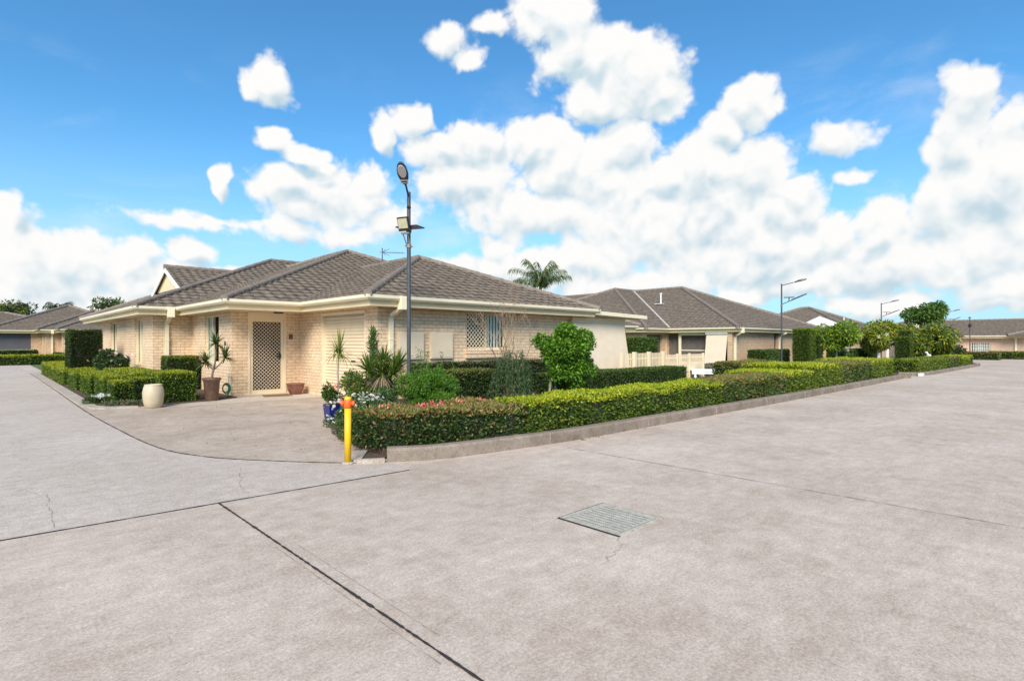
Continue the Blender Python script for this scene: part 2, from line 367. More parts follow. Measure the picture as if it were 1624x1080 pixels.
# ---------------------------------------------------------------- ground
def offset_path(pts, d):
    pts = np.array(pts, float); t = np.gradient(pts, axis=0); t /= np.linalg.norm(t, axis=1)[:, None]
    return pts + d * np.stack([-t[:, 1], t[:, 0]], 1)
def smooth_path(pts, n=6):
    pts = [np.array(p, float) for p in pts]; P = [2*pts[0]-pts[1]] + pts + [2*pts[-1]-pts[-2]]; out = []
    for i in range(1, len(P) - 2):
        for k in range(n):
            t = k / n; a, b, c, d = P[i-1:i+3]
            out.append(.5*((2*b)+(-a+c)*t+(2*a-5*b+4*c-d)*t*t+(-a+3*b-3*c+d)*t**3))
    out.append(P[-2]); return np.array(out)
def strip(mb, path, w, z, jit=0.0, step=None, mi=0):
    path = np.array(path, float)
    if step:
        d = np.concatenate([[0], np.cumsum(np.linalg.norm(np.diff(path, axis=0), axis=1))]); q = np.arange(0, d[-1], step)
        path = np.stack([np.interp(q, d, path[:, i]) for i in (0, 1)], 1)
    n = len(path)
    ww = (w / 2) * (1 + jit * rng.normal(0, 1, n)).clip(.15, 3)
    a = offset_path(path, ww[:, None]); b = offset_path(path, -ww[:, None])
    V = np.vstack([np.c_[a, np.full(n, z)], np.c_[b, np.full(n, z)]])
    i = np.arange(n - 1); mb.add(V, np.stack([i + n, i + n + 1, i + 1, i], -1), mi); return mb
def struct(name, mb, mats): return tag(mb.build(name, mats), kind='structure')

M['road2'] = concrete('road_concrete_grey', (.475, .408, .35), (.56, .493, .433), (.38, .32, .27), .4, .8)
m = MB(); m.poly([(-900, -900, 0), (900, -900, 0), (900, 900, 0), (-900, 900, 0)]); struct('road', m, M['road'])
DR = [(1.62, 34), (1.62, 29), (1.6, 21.2), (1.57, 14.9), (1.63, 11.3), (1.75, 8.85), (2.06, 7.69), (2.55, 6.91), (3.1, 6.22), (3.55, 5.86)]
drp = smooth_path(DR)
m = MB(); m.poly([(-60, 5.65, .002), (.1, 5.5, .002), (2.81, 5.36, .002), (3.5, 5.34, .002), (3.6, 5.85, .002)] + [(x + .01, y, .002) for x, y in drp[::-1]] + [(1.6, 46, .002), (-60, 46, .002)]); struct('road', m, M['road2'])
m = MB(); m.poly([(x, y, .004) for x, y in drp] + [(4.4, 6.2, .004), (5.2, 11, .004), (6.7, 11.4, .004), (6.7, 15.9, .004), (4.7, 15.9, .004), (4.7, 34, .004)]); struct('driveway', m, M['drive'])
m = MB(); m.poly([(2.6, 14.55, .008), (3.4, 14.0, .008), (6.7, 13.95, .008), (6.7, 15.9, .008), (4.75, 15.9, .008), (4.0, 14.95, .008)]); struct('porch_slab', m, M['porch'])
m = MB(); m.poly([(17.5, 10.6, .012), (300, 10.6, .012), (300, 300, .012), (-100, 300, .012), (-100, 48, .012), (2.2, 48, .012), (2.2, 31, .012), (17.5, 31, .012)]); struct('lawn', m, M['lawn'])
j = MB()
strip(j, [(-40, 5.62), (.1, 5.5), (2.81, 5.36), (3.5, 5.33)], .016, .006, .25, .05)
strip(j, [(1.54, 5.42), (1.57, -30)], .016, .006, .3, .03)
strip(j, drp, .021, .007, .3, .05)
struct('pavement_joint', j, M['joint'])
M['joint_pale'] = paint('worn_joint', (.29, .24, .2), .9, .4, 3)
j = MB(); strip(j, [(5.80, 4.95), (5.86, .35), (5.9, -30)], .010, .006, .35, .05); strip(j, [(10.3, 5), (10.35, -30)], .008, .006, .35, .08); struct('pavement_joint', j, M['joint_pale'])
def G(px, py, z=0):
    d = (1.45 - z) * 878 / (py - 542.5); a = (px - 812) / 878
    c, s_ = math.cos(TH), math.sin(TH); return (d * (c + a * s_), d * (s_ - a * c))
def crack(mb, pts, w=.0032):
    P = [np.array(G(*p)) for p in pts]; out = []
    for a, b in zip(P[:-1], P[1:]):
        for t in np.linspace(0, 1, 8, endpoint=False): out.append(a + (b - a) * t + rng.normal(0, .012, 2))
    strip(mb, out + [P[-1]], w, .0055, .5)
j = MB(); crack(j, [(981, 852), (984, 868), (972, 880), (958, 892)]); crack(j, [(30, 778), (72, 785), (80, 812), (86, 838)]); crack(j, [(382, 742), (381, 765), (392, 784)])
struct('pavement_crack', j, M['crack'])
# fine scored second line beside the long joint
j = MB(); strip(j, [(1.50, 4.0), (1.49, 2.0)], .004, .0055, .6, .03); strip(j, [(1.63, 4.0), (1.63, 2.2)], .003, .0055, .6, .03); struct('pavement_score', j, M['crack'])

# garden soil
m = MB(); m.prism([(3.66, 6.6), (3.72, 6.1), (4.25, 5.7), (5.1, 5.55), (6.2, 5.43), (26.4, 5.36), (26.8, 5.6), (26.8, 10.6), (17.6, 10.7), (14, 11.4), (6.75, 11.4), (6.3, 10.9), (5.0, 10.3), (4.0, 8.3)], -.2, .09); struct('garden_soil', m, M['soil'])
m = MB(); m.prism([(1.92, 33), (1.87, 15.4), (2.02, 15.05), (2.5, 14.75), (4.0, 14.85), (4.79, 15.3), (4.79, 19.58), (3.74, 19.58), (3.74, 33)], -.2, .03); struct('garden_soil', m, M['soil'])
m = MB(); m.prism([(28.8, 5.3), (29.5, 4.95), (43.5, 4.75), (45, 5.2), (45, 10.5), (28.8, 10.5)], -.2, .09); struct('garden_soil', m, M['soil'])
# kerbs
def kerb(path, w, h, mat, name='kerb'):
    p = smooth_path(path, 8); n = len(p); mb = MB(); prof = [(0, -.1), (-.012, h - .03), (-.035, h), (-w, h), (-w, -.1)]
    V = []
    for o, z in prof: V.append(np.c_[offset_path(p, -o * 1.0), np.full(n, z)])
    V = np.vstack(V); k = len(prof); F = []
    for a in range(k - 1):
        i = np.arange(n - 1); F.append(np.stack([a*n + i, a*n + i + 1, (a+1)*n + i + 1, (a+1)*n + i], -1))
    mb.add(V, np.vstack(F))
    for e in (0, n - 1): mb.add([V[q*n + e] for q in range(k)], [tuple(range(k))])
    d = np.concatenate([[0], np.cumsum(np.linalg.norm(np.diff(p, axis=0), axis=1))])
    for q in np.arange(2.4, d[-1] - .5, 2.4):
        c = np.array([np.interp(q, d, p[:, i]) for i in (0, 1)]); c2 = np.array([np.interp(q + .01, d, p[:, i]) for i in (0, 1)]); t = (c2 - c) / np.linalg.norm(c2 - c); nn_ = np.array([-t[1], t[0]])
        o = c + nn_ * w / 2; mb.obox((o[0], o[1], h / 2), (t[0]*.005, t[1]*.005, 0), (nn_[0]*(w/2 + .004), nn_[1]*(w/2 + .004), 0), (0, 0, h/2 + .003), 1)
    return struct(name, mb, [mat, M['crack']])
kerb([(3.53, 5.86), (3.8, 5.70), (4.12, 5.56), (4.6, 5.46), (5.03, 5.40), (6.18, 5.27), (7.73, 5.22), (10.98, 5.16), (16.3, 5.1), (26.2, 5.1), (26.7, 5.2), (27.0, 5.5)], .16, .165, M['kerb'])
kerb([(28.6, 5.7), (28.9, 5.2), (29.6, 4.9), (33, 4.75), (43, 4.6), (44.4, 4.75), (45, 5.3)], .16, .15, M['kerb'])
m = MB(); p = smooth_path(DR[1:6]); q = offset_path(p, -.03); r_ = offset_path(p, -.30); n = len(p)
V = np.vstack([np.c_[q, np.full(n, .0)], np.c_[q, np.full(n, .035)], np.c_[r_, np.full(n, .045)], np.c_[r_, np.full(n, 0)]])
# flush pale edging: left bed
e = offset_path(smooth_path([(1.62, 34), (1.6, 21.2), (1.57, 15.6), (1.66, 14.6)]), 0)
ee = MB()
for a, b in (((1.66, 15.2), (1.92, 33)),): ee.prism([(1.64, 33), (1.62, 15.6), (1.74, 14.9), (1.95, 14.62), (2.5, 14.5), (2.52, 14.74), (2.02, 15.03), (1.88, 15.4), (1.92, 33)], 0, .03)
struct('kerb_edging', ee, M['kerb_pale'])
m = MB(); m.hexa([(3.22, 6.02, 0), (3.50, 5.86, 0), (3.53, 5.92, 0), (3.25, 6.09, 0), (3.22, 6.02, .05), (3.50, 5.86, .05), (3.53, 5.92, .05), (3.25, 6.09, .05)])
m.hexa([(3.22, 6.10, 0), (3.29, 6.06, 0), (3.72, 6.62, 0), (3.65, 6.67, 0), (3.22, 6.10, .04), (3.29, 6.06, .04), (3.72, 6.62, .04), (3.65, 6.67, .04)])
struct('kerb_edging', m, M['kerb_pale'])
m = MB(); m.prism([(3.3, 6.1), (3.52, 5.95), (3.7, 6.1), (3.7, 6.55)], 0, .03); struct('garden_soil', m, M['soil'])

# ---------------------------------------------------------------- houses: generic pieces
def tile_face(mb, P0, e, n, poly, pitch, du, wave=.018):
    ca, sa = math.cos(math.atan(pitch)), math.sin(math.atan(pitch))
    e = np.array([e[0], e[1], 0.]); s_ = np.array([n[0]*ca, n[1]*ca, sa]); N_ = np.array([-n[0]*sa, -n[1]*sa, ca]); P0 = np.array(P0, float)
    poly = np.array(poly, float); u0, v0 = poly.min(0); u1, v1 = poly.max(0); T = .30
    us = np.arange(u0, u1 + du, du); nr = int(math.ceil((v1 - v0) / T))
    rows = []
    for r in range(nr):
        va = v0 + r * T; vb = va + T
        w = wave * np.sin(2 * math.pi * us / .3); ww = wave * np.sin(2 * math.pi * us / .3)
        jit = rng.normal(0, .0035, len(us))
        rows.append((np.full(len(us), va) - .01 * np.sin(2 * math.pi * us / .3), .002 + w*.6)); rows.append((np.full(len(us), va) - .01 * np.sin(2 * math.pi * us / .3), .040 + w + jit)); rows.append((np.full(len(us), vb), .004 + ww*.6))
    nn = len(us); U = np.tile(us, len(rows)); Vv = np.concatenate([a for a, b in rows]); H = np.concatenate([b for a, b in rows])
    ok = np.ones(len(U), bool)
    i = np.arange(len(rows) - 1)[:, None] * nn; jx = np.arange(nn - 1)[None]
    F = np.stack([i + jx, i + jx + 1, i + nn + jx + 1, i + nn + jx], -1).reshape(-1, 4)
    # keep quads inside the convex outline, pull border vertices onto it
    c = np.stack([U, Vv], 1); inside = np.ones(len(F), bool); k = len(poly)
    fc = c[F].mean(1)
    for a in range(k):
        p, q = poly[a], poly[(a + 1) % k]; d = (q - p) / np.linalg.norm(q - p); nrm = np.array([-d[1], d[0]])
        inside &= ((fc - p) @ nrm) > -.03
    F = F[inside]
    for a in range(k):
        p, q = poly[a], poly[(a + 1) % k]; d = (q - p) / np.linalg.norm(q - p); nrm = np.array([-d[1], d[0]])
        dist = (c - p) @ nrm; mk = dist < 0; c[mk] -= dist[mk][:, None] * nrm
    V = P0 + c[:, :1] * e + c[:, 1:] * s_ + H[:, None] * N_
    used = np.unique(F); re = np.zeros(len(V), int); re[used] = np.arange(len(used))
    mb.add(V[used], re[F], 0, None, False)
def caps(mb, a, b, r=.105):
    a, b = np.array(a, float), np.array(b, float); L_ = np.linalg.norm(b - a); n = max(1, int(L_ / .38))
    for i in range(n):
        p, q = a + (b - a) * i / n, a + (b - a) * ((i + 1.12) / n)
        mb.tube([p, q], [r * 1.0, r * .84], 10, 0, True, True)
def hip(mb, cp, x0, x1, y0, y1, ze, pitch=.42, ridge='y', du=.06, skip='', capr=.092):
    sl_ = math.sqrt(1 + pitch * pitch)
    if ridge == 'y': w = (x1 - x0) / 2; ra = (x0 + w, y0 + w); rb = (x0 + w, y1 - w)
    else: w = (y1 - y0) / 2; ra = (x0 + w, y0 + w); rb = (x1 - w, y0 + w)
    h = w * pitch; S_ = w * sl_; lx, ly = x1 - x0, y1 - y0
    if ridge == 'y':
        fx = [(0, 0), (lx, 0), (lx/2, S_)]; fy = [(0, 0), (ly, 0), (ly - w, S_), (w, S_)]
    else:
        fx = [(0, 0), (lx, 0), (lx - w, S_), (w, S_)]; fy = [(0, 0), (ly, 0), (ly/2, S_)]
    if 's' not in skip: tile_face(mb, (x0, y0, ze), (1, 0), (0, 1), fx, pitch, du)
    if 'n' not in skip: tile_face(mb, (x1, y1, ze), (-1, 0), (0, -1), fx, pitch, max(du, .15))
    if 'w' not in skip: tile_face(mb, (x0, y1, ze), (0, -1), (1, 0), fy, pitch, du)
    if 'e' not in skip: tile_face(mb, (x1, y0, ze), (0, 1), (-1, 0), fy, pitch, max(du, .15))
    A, B = (ra[0], ra[1], ze + h + .03), (rb[0], rb[1], ze + h + .03)
    for c_, r_ in (((x0, y0), A), ((x1, y0), A if ridge == 'y' else B), ((x0, y1), B if ridge == 'y' else A), ((x1, y1), B)): caps(cp, (c_[0], c_[1], ze + .03), r_, capr)
    if np.linalg.norm(np.array(A) - np.array(B)) > .3: caps(cp, A, B, capr)
def sweep(mb, pts, prof, closed=True, mi=0):
    pts = np.array(pts, float); n = len(pts); d = np.diff(pts, axis=0); d /= np.linalg.norm(d, axis=1)[:, None]
    nl = np.stack([-d[:, 1], d[:, 0]], 1)
    off = np.zeros((n, 2)); off[0] = nl[0]; off[-1] = nl[-1]
    for i in range(1, n - 1):
        s_ = nl[i-1] + nl[i]; off[i] = s_ / (s_ @ nl[i])
    V = []; k = len(prof)
    for o, z in prof: V.append(np.c_[pts + off * o, np.full(n, z)])
    V = np.vstack(V)
    for a in range(k if closed else k - 1):
        b = (a + 1) % k; i = np.arange(n - 1)
        mb.add(V, np.stack([a*n + i, a*n + i + 1, b*n + i + 1, b*n + i], -1), mi)
    if closed:
        for e_ in (0, n - 1): mb.add([V[q*n + e_] for q in range(k)], [tuple(range(k))], mi)
def eaves(parent, pts, zt, soffit_poly=None):
    g = MB(); sweep(g, pts, [(-.13, zt - .115), (-.04, zt - .115), (-.004, zt - .07), (0, zt - .012), (0, zt), (-.018, zt), (-.02, zt - .03), (-.13, zt - .03)]); g.build('gutter', M['gutter'], parent)
    f = MB(); sweep(f, pts, [(-.165, zt - .245), (-.135, zt - .245), (-.135, zt - .05), (-.165, zt - .05)]); f.build('fascia', M['fascia'], parent)
    if soffit_poly:
        s_ = MB(); s_.prism(soffit_poly, zt - .225, zt - .205); s_.build('soffit', M['soffit'], parent)
def wallseg(mb, p0, p1, z0, z1, ops=(), depth=.12):
    p0, p1 = np.array(p0, float), np.array(p1, float); L_ = np.linalg.norm(p1 - p0); d = (p1 - p0) / L_; nl = np.array([-d[1], d[0]])
    us = sorted({0, L_} | {o[0] for o in ops} | {o[1] for o in ops}); zs = sorted({z0, z1} | {o[2] for o in ops} | {o[3] for o in ops})
    def P(u, z, dep=0): q = p0 + d * u - nl * dep; return (q[0], q[1], z)
    for a, b in zip(us[:-1], us[1:]):
        for c, e in zip(zs[:-1], zs[1:]):
            mu, mz = (a + b) / 2, (c + e) / 2
            if any(o[0] < mu < o[1] and o[2] < mz < o[3] for o in ops): continue
            mb.add([P(b, c), P(a, c), P(a, e), P(b, e)], [(0, 1, 2, 3)])
    for o in ops:
        a, b, c, e = o[:4]
        mb.add([P(a, c), P(a, e), P(a, e, depth), P(a, c, depth)], [(0, 1, 2, 3)]); mb.add([P(b, e), P(b, c), P(b, c, depth), P(b, e, depth)], [(0, 1, 2, 3)])
        mb.add([P(a, e), P(b, e), P(b, e, depth), P(a, e, depth)], [(0, 1, 2, 3)]); mb.add([P(b, c), P(a, c), P(a, c, depth), P(b, c, depth)], [(0, 1, 2, 3)])
class Loc:                                                  # local frame on a wall: u along it, d outwards, z up
    def __init__(s, p0, p1):
        s.p = np.array(p0, float); v = np.array(p1, float) - s.p; s.d = v / np.linalg.norm(v); s.n = np.array([-s.d[1], s.d[0]])
    def at(s, u, d, z): q = s.p + s.d * u + s.n * d; return np.array((q[0], q[1], z))
    def box(s, mb, u0, u1, d0, d1, z0, z1, mi=0):
        a, b = s.at(u0, d0, z0), s.at(u1, d1, z1); mb.box(a[0], b[0], a[1], b[1], z0, z1, mi)
def lattice(mb, lc, u0, u1, z0, z1, d, cell=.1, w=.016, t=.006):
    h, wd = z1 - z0, u1 - u0; n = np.array([lc.n[0], lc.n[1], 0.])
    def clip(c, sgn):                                       # line z = sgn*u + c inside the rectangle
        pts = []
        for u in (0, wd):
            z = sgn * u + c
            if 0 <= z <= h: pts.append((u, z))
        for z in (0, h):
            u = (z - c) / sgn
            if 0 < u < wd: pts.append((u, z))
        return (min(pts), max(pts)) if len(pts) > 1 else None
    for sgn in (1, -1):
        c = -wd - h
        while c < h + wd + .2:
            q = clip(c, sgn)
            if q and abs(q[1][0] - q[0][0]) > .015:
                a, b = lc.at(u0 + q[0][0], d + (t*.9 if sgn > 0 else 0), z0 + q[0][1]), lc.at(u0 + q[1][0], d + (t*.9 if sgn > 0 else 0), z0 + q[1][1])
                ax = (b - a) / 2; pr = np.cross(ax, n); pr = pr / np.linalg.norm(pr) * w / 2
                mb.obox((a + b) / 2, ax, pr, n * t / 2)
            c += cell
def window(parent, lc, u0, u1, z0, z1, split=.5, blinds=True, screen_side=None, dep=.07, fw=.05, label=None):
    f = MB(); d0, d1 = -dep - .04, -dep + .015
    lc.box(f, u0, u1, d0, d1, z0, z0 + fw); lc.box(f, u0, u1, d0, d1, z1 - fw, z1)
    lc.box(f, u0, u0 + fw, d0, d1, z0 + fw, z1 - fw); lc.box(f, u1 - fw, u1, d0, d1, z0 + fw, z1 - fw)
    um = u0 + (u1 - u0) * split if split else None
    if split: lc.box(f, um - fw*.6, um + fw*.6, d0, d1 + .004, z0 + fw, z1 - fw)
    fo = f.build('window', M['cream'], parent)
    if label: fo['label'] = label
    p = MB(); lc.box(p, u0 + fw*.5, u1 - fw*.5, -dep - .022, -dep - .016, z0 + fw*.5, z1 - fw*.5); p.build('pane', M['glass'], fo)
    k = MB(); lc.box(k, u0 - .05, u1 + .05, -dep - .45, -dep - .44, z0 - .05, z1 + .05)
    lc.box(k, u0 - .06, u0 - .05, -dep - .44, -dep - .05, z0 - .05, z1 + .05); lc.box(k, u1 + .05, u1 + .06, -dep - .44, -dep - .05, z0 - .05, z1 + .05)
    lc.box(k, u0, u1, -dep - .44, -dep - .05, z0 - .06, z0 - .05); lc.box(k, u0, u1, -dep - .44, -dep - .05, z1 + .05, z1 + .06); k.build('room_lining', M['dark_in'], fo)
    if blinds:
        b = MB(); ua, ub = (u0 + fw, u1 - fw) if not screen_side else ((um + fw, u1 - fw) if screen_side == 'a' else (u0 + fw, um - fw)); u = ua + .015
        while u < ub - .06:
            lc.box(b, u, u + .068, -dep - .075 - .02, -dep - .07 - .02, z0 + .03, z1 - .03); u += .112
        b.build('vertical_blind', M['curtain'], fo)
    if screen_side:
        s_ = MB(); a, b_ = (u0 + .01, um) if screen_side == 'a' else (um, u1 - .01)
        lattice(s_, lc, a, b_, z0 + .01, z1 - .01, -dep + .03, .118, .021); s_.build('security_screen', M['cream'], fo)
    return fo
def downpipe(parent, lc, u, ztop, eave_out, zg, w=.1, head=True):
    p = MB(); lc.box(p, u - w/2, u + w/2, .012, .012 + w*.75, .05, ztop)
    a, b = lc.at(u, .05, ztop - .02), lc.at(u + .0, eave_out - .04, zg - .25)
    a0, b0 = a, b + 0; dr = np.array([lc.d[0], lc.d[1], 0]) * w / 2; up = np.array([0, 0, w * .42])
    p.hexa([a0 - dr - up, a0 + dr - up, b0 + dr - up, b0 - dr - up, a0 - dr + up, a0 + dr + up, b0 + dr + up, b0 - dr + up])
    for zz in (.6, 1.5): lc.box(p, u - w*.62, u + w*.62, .004, .016 + w*.78, zz, zz + .025)
    p.build('downpipe', M['gutter'], parent)
    if head:
        h = MB(); lc.box(h, u - .09, u + .09, eave_out - .13, eave_out + .035, zg - .31, zg - .01); h.build('rainwater_head', M['gutter'], parent, bevel=.008)

HG = 'single-storey brick homes along the two concrete roads'
# ---------------------------------------------------------------- near house
ZE = 2.5
H1 = thing('brick_house', 'nearest cream brick house with lattice security door, single garage and brown tiled hip roof', 'house', (10, 18, 0), HG)
wall = MB()
S1 = ((13.75, 11.46), (6.65, 11.46)); S2 = ((6.65, 11.46), (6.65, 15.8)); S3 = ((6.65, 15.8), (4.8, 15.8)); S4 = ((4.8, 15.8), (4.8, 19.6)); S5 = ((4.8, 19.6), (3.75, 19.6)); S6 = ((3.75, 19.6), (3.75, 29.2))
wallseg(wall, *S1, 0, 2.3, [(13.75 - 10.76, 13.75 - 9.31, 1.25, 2.24)])
wallseg(wall, *S2, 0, 2.3, [(.57, 2.92, 0, 2.14)], .16)
wallseg(wall, *S3, 0, 2.3, [(.40, 1.43, 0, 2.26)], .12)
wallseg(wall, *S4, 0, 2.3, [(1.07, 2.45, .85, 2.22)])
wallseg(wall, *S5, 0, 2.3)
wallseg(wall, *S6, 0, 2.3, [(1.5, 2.75, .72, 2.22), (6.2, 7.6, .85, 2.22)])
for a, b in (((3.75, 29.2), (17.2, 29.2)), ((17.2, 29.2), (17.2, 14.4)), ((17.2, 14.4), (13.75, 14.4)), ((13.75, 14.4), (13.75, 11.46))): wallseg(wall, a, b, 0, 2.3)
wall.build('wall', M['brick'], H1)
gp = [(14.35, 14.0), (14.35, 10.85), (6.05, 10.85), (6.05, 14.4), (4.2, 14.4), (4.2, 19.0), (3.15, 19.0), (3.15, 31.2), (9, 31.2)]
eaves(H1, gp, ZE, [(14.2, 15.2), (14.2, 10.99), (6.19, 10.99), (6.19, 14.54), (4.34, 14.54), (4.34, 19.14), (3.29, 19.14), (3.29, 31.05), (17.6, 31.05), (17.6, 15.2)])
rf = MB(); cp = MB(); I = .03
hip(rf, cp, 4.2 + I, 17.4, 14.4 + I, 30, ZE - .02, .402, 'y', .05)
hip(rf, cp, 6.05 + I, 14.35 - I, 10.85 + I, 24, ZE - .02, .405, 'y', .05, 'n')
hip(rf, cp, 3.15 + I, 19, 19.0 + I, 31.2 - I, ZE - .02, .42, 'x', .05, 'e')
# small louvred gable on the west hip
gz, gy, gx = 4.37, 25.1, 5.3; hw = 2.2; sl_ = math.sqrt(1 + .42**2)
tile_face(rf, (gx - .12, gy - hw, gz - hw*.42), (1, 0), (0, 1), [(0, 0), (3.2, 0), (3.2, hw*sl_), (0, hw*sl_)], .42, .05)
tile_face(rf, (gx + 3.1, gy + hw, gz - hw*.42), (-1, 0), (0, -1), [(0, 0), (3.2, 0), (3.2, hw*sl_), (0, hw*sl_)], .42, .1)
caps(cp, (gx - .14, gy, gz + .03), (7.6, gy, gz + .03))
roof = rf.build('roof', M['tile'], H1); cp.build('ridge_cap', M['ridge'], roof)
gb = MB(); gb.hexa([(gx, gy - hw + .25, gz - hw*.42 + .02), (gx + .05, gy - hw + .25, gz - hw*.42 + .02), (gx + .05, gy + hw - .25, gz - hw*.42 + .02), (gx, gy + hw - .25, gz - hw*.42 + .02),
    (gx, gy - .02, gz - .1), (gx + .05, gy - .02, gz - .1), (gx + .05, gy + .02, gz - .1), (gx, gy + .02, gz - .1)]); gb.build('gable_panel', M['fascia'], roof)
bb = MB()
for sg in (-1, 1):
    bb.hexa([(gx - .13, gy + sg*hw*1.03, gz - hw*.432 - .17), (gx - .09, gy + sg*hw*1.03, gz - hw*.432 - .17), (gx - .09, gy, gz - .17), (gx - .13, gy, gz - .17),
             (gx - .13, gy + sg*hw*1.03, gz - hw*.432 + .01), (gx - .09, gy + sg*hw*1.03, gz - hw*.432 + .01), (gx - .09, gy, gz + .01), (gx - .13, gy, gz + .01)])
bb.build('barge_board', M['white'], roof)
# windows
L1, L2, L3, L4, L5, L6 = (Loc(*s_) for s_ in (S1, S2, S3, S4, S5, S6))
window(H1, L1, 13.75 - 10.76, 13.75 - 9.31, 1.25, 2.24, .5, True, 'b', label='sliding window with a diamond security screen on one half and white vertical blinds behind')
sl2 = MB(); L1.box(sl2, 2.93, 4.5, .003, .07, 1.14, 1.235)
for k in range(18): L1.box(sl2, 2.95 + k*.086, 3.025 + k*.086, .0, .075, 1.02, 1.13)
sl2.build('window_sill', M['brick'], H1)
window(H1, L4, 1.07, 2.45, .85, 2.22, .55, False)
window(H1, L6, 1.5, 2.75, .72, 2.22, .5, False); window(H1, L6, 6.2, 7.6, .85, 2.22, .5, False)
for lc, a, b, z0, z1 in ((L4, 1.80, 2.43, .88, 2.2), (L6, 1.52, 2.73, .75, 2.2), (L6, 6.22, 7.5, .9, 2.2)):
    cu = MB()
    for k in range(12): 
        u = a + (b - a) * k / 12; lc.box(cu, u, u + (b - a) / 12, -.125 - .01 * (k % 2), -.118 - .01 * (k % 2), z0, z1)
    cu.build('curtain', M['curtain'], H1)
# front door
df = MB(); L3.box(df, .40, .455, -.1, .012, 0, 2.26); L3.box(df, 1.375, 1.43, -.1, .012, 0, 2.26); L3.box(df, .455, 1.375, -.1, .012, 2.1, 2.26); L3.box(df, .455, 1.375, -.1, .02, 0, .04)
dro = df.build('door_frame', M['cream'], H1)
sd = MB(); L3.box(sd, .455, .535, -.055, -.02, .04, 2.1); L3.box(sd, 1.295, 1.375, -.055, -.02, .04, 2.1); L3.box(sd, .535, 1.295, -.055, -.02, .04, .13); L3.box(sd, .535, 1.295, -.055, -.02, 2.01, 2.1)
sdo = sd.build('security_door', M['cream'], H1)
s_ = MB(); lattice(s_, L3, .53, 1.30, .125, 2.015, -.045, .1, .0115); s_.build('diamond_grille', M['meter'], sdo)
dk = MB(); L3.box(dk, .455, 1.375, -.12, -.1, .04, 2.1); dk.build('door', M['dark_in'], H1)
hd = MB(); L3.box(hd, .555, .60, -.02, .02, 1.0, 1.14); L3.box(hd, .56, .585, .02, .05, 1.05, 1.07); L3.box(hd, .56, .68, .035, .05, 1.05, 1.07); hd.build('handle', M['black'], sdo)
lp = MB(); L3.box(lp, .62, .85, .25, .38, 2.235, 2.29); lp.build('porch_light', M['black'], H1, bevel=.01)
db = MB(); L3.box(db, .22, .32, .0, .04, 1.53, 1.67); db.build('doorbell', M['terracotta'], H1, bevel=.006)
def text_mesh(txt, size, mat, parent, loc, rotz, name):
    cu_ = bpy.data.curves.new(name, 'FONT'); cu_.body = txt; cu_.size = size; cu_.extrude = .006; cu_.align_x = 'CENTER'
    tmp = bpy.data.objects.new('tmp', cu_); COL.objects.link(tmp); bpy.context.view_layer.update()
    me = bpy.data.meshes.new_from_object(tmp.evaluated_get(bpy.context.evaluated_depsgraph_get()))
    bpy.data.objects.remove(tmp); me.materials.clear(); me.materials.append(mat)
    o = bpy.data.objects.new(name, me); COL.objects.link(o); o.parent = parent
    o.location = np.array(loc) - world_loc(parent); o.rotation_euler = (R(90), 0, rotz); return o
text_mesh('16', .17, M['lamp'], H1, (4.79, 16.3, 1.36), R(-90), 'house_number')
# garage roller door
gd = MB(); n = 110; zs = np.linspace(0.01, 2.14, n); ys = [12.03, 14.38]
V = []
for y in ys:
    for z in zs: V.append((6.65 + .10 - .022 * abs(math.sin(z / .085 * math.pi)), y, z))
i = np.arange(n - 1); gd.add(V, np.stack([i, i + 1, i + 1 + n, i + n], -1)[:, ::-1])
M['roller'] = paint('roller_door', (.70, .555, .37), .55, .05, 3)
gdo = gd.build('garage_door', M['roller'], H1)
gl = MB(); L2.box(gl, 1.2, 1.42, -.10, -.07, .95, .99); gl.build('handle', M['black'], gdo)
gt = MB(); L2.box(gt, .55, .60, -.11, .005, 0, 2.14); L2.box(gt, 2.875, 2.92, -.11, .004, 0, 2.14); L2.box(gt, .55, 2.92, -.11, .02, 2.14, 2.22); gt.build('garage_frame', M['cream'], H1)
gk = MB(); gk.box(7.2, 7.21, 11.6, 15, 0, 2.3); gk.build('garage_lining', M['dark_in'], H1)
downpipe(H1, L1, 13.75 - 6.98, 2.08, .6, ZE); downpipe(H1, L5, .70, 2.05, .6, ZE)
for u0, u1 in ((13.75 - 7.91, 13.75 - 7.16), (13.75 - 8.81, 13.75 - 8.11)):
    b = MB(); L1.box(b, u0, u1, .0, .07, 1.03, 1.69); L1.box(b, u0 + .03, u1 - .03, .07, .078, 1.06, 1.66); L1.box(b, (u0+u1)/2 - .03, (u0+u1)/2 + .03, .078, .09, 1.12, 1.15); b.build('meter_box', M['meter'], H1, bevel=.008)
# patio roof, beam and outdoor blind on the right end
pr = MB(); pr.hexa([(14.2, 10.92, 2.33), (17.15, 10.92, 2.26), (17.15, 15.2, 2.30), (14.2, 15.2, 2.36), (14.2, 10.92, 2.45), (17.15, 10.92, 2.38), (17.15, 15.2, 2.42), (14.2, 15.2, 2.48)])
pr.build('patio_roof', M['gutter'], H1)
pb = MB(); pb.box(13.55, 16.4, 11.34, 11.45, 2.06, 2.25); pb.build('patio_beam', M['fascia'], H1)
for y0, zt_ in ((11.35, 2.06), (13.8, 2.25)): pb = MB(); pb.box(16.3, 16.4, y0, y0 + .1, 0, zt_); pb.build('patio_post', M['fascia'], H1)
pb = MB(); pb.box(13.9, 16.2, 14.2, 14.22, 0, 2.3); pb.build('patio_shade', M['screen'], H1)
ob = MB(); ob.hexa([(13.5, 11.02, .42), (16.27, 11.02, .42), (16.27, 11.04, .42), (13.5, 11.04, .42), (13.5, 11.30, 2.06), (16.27, 11.30, 2.06), (16.27, 11.32, 2.06), (13.5, 11.32, 2.06)])
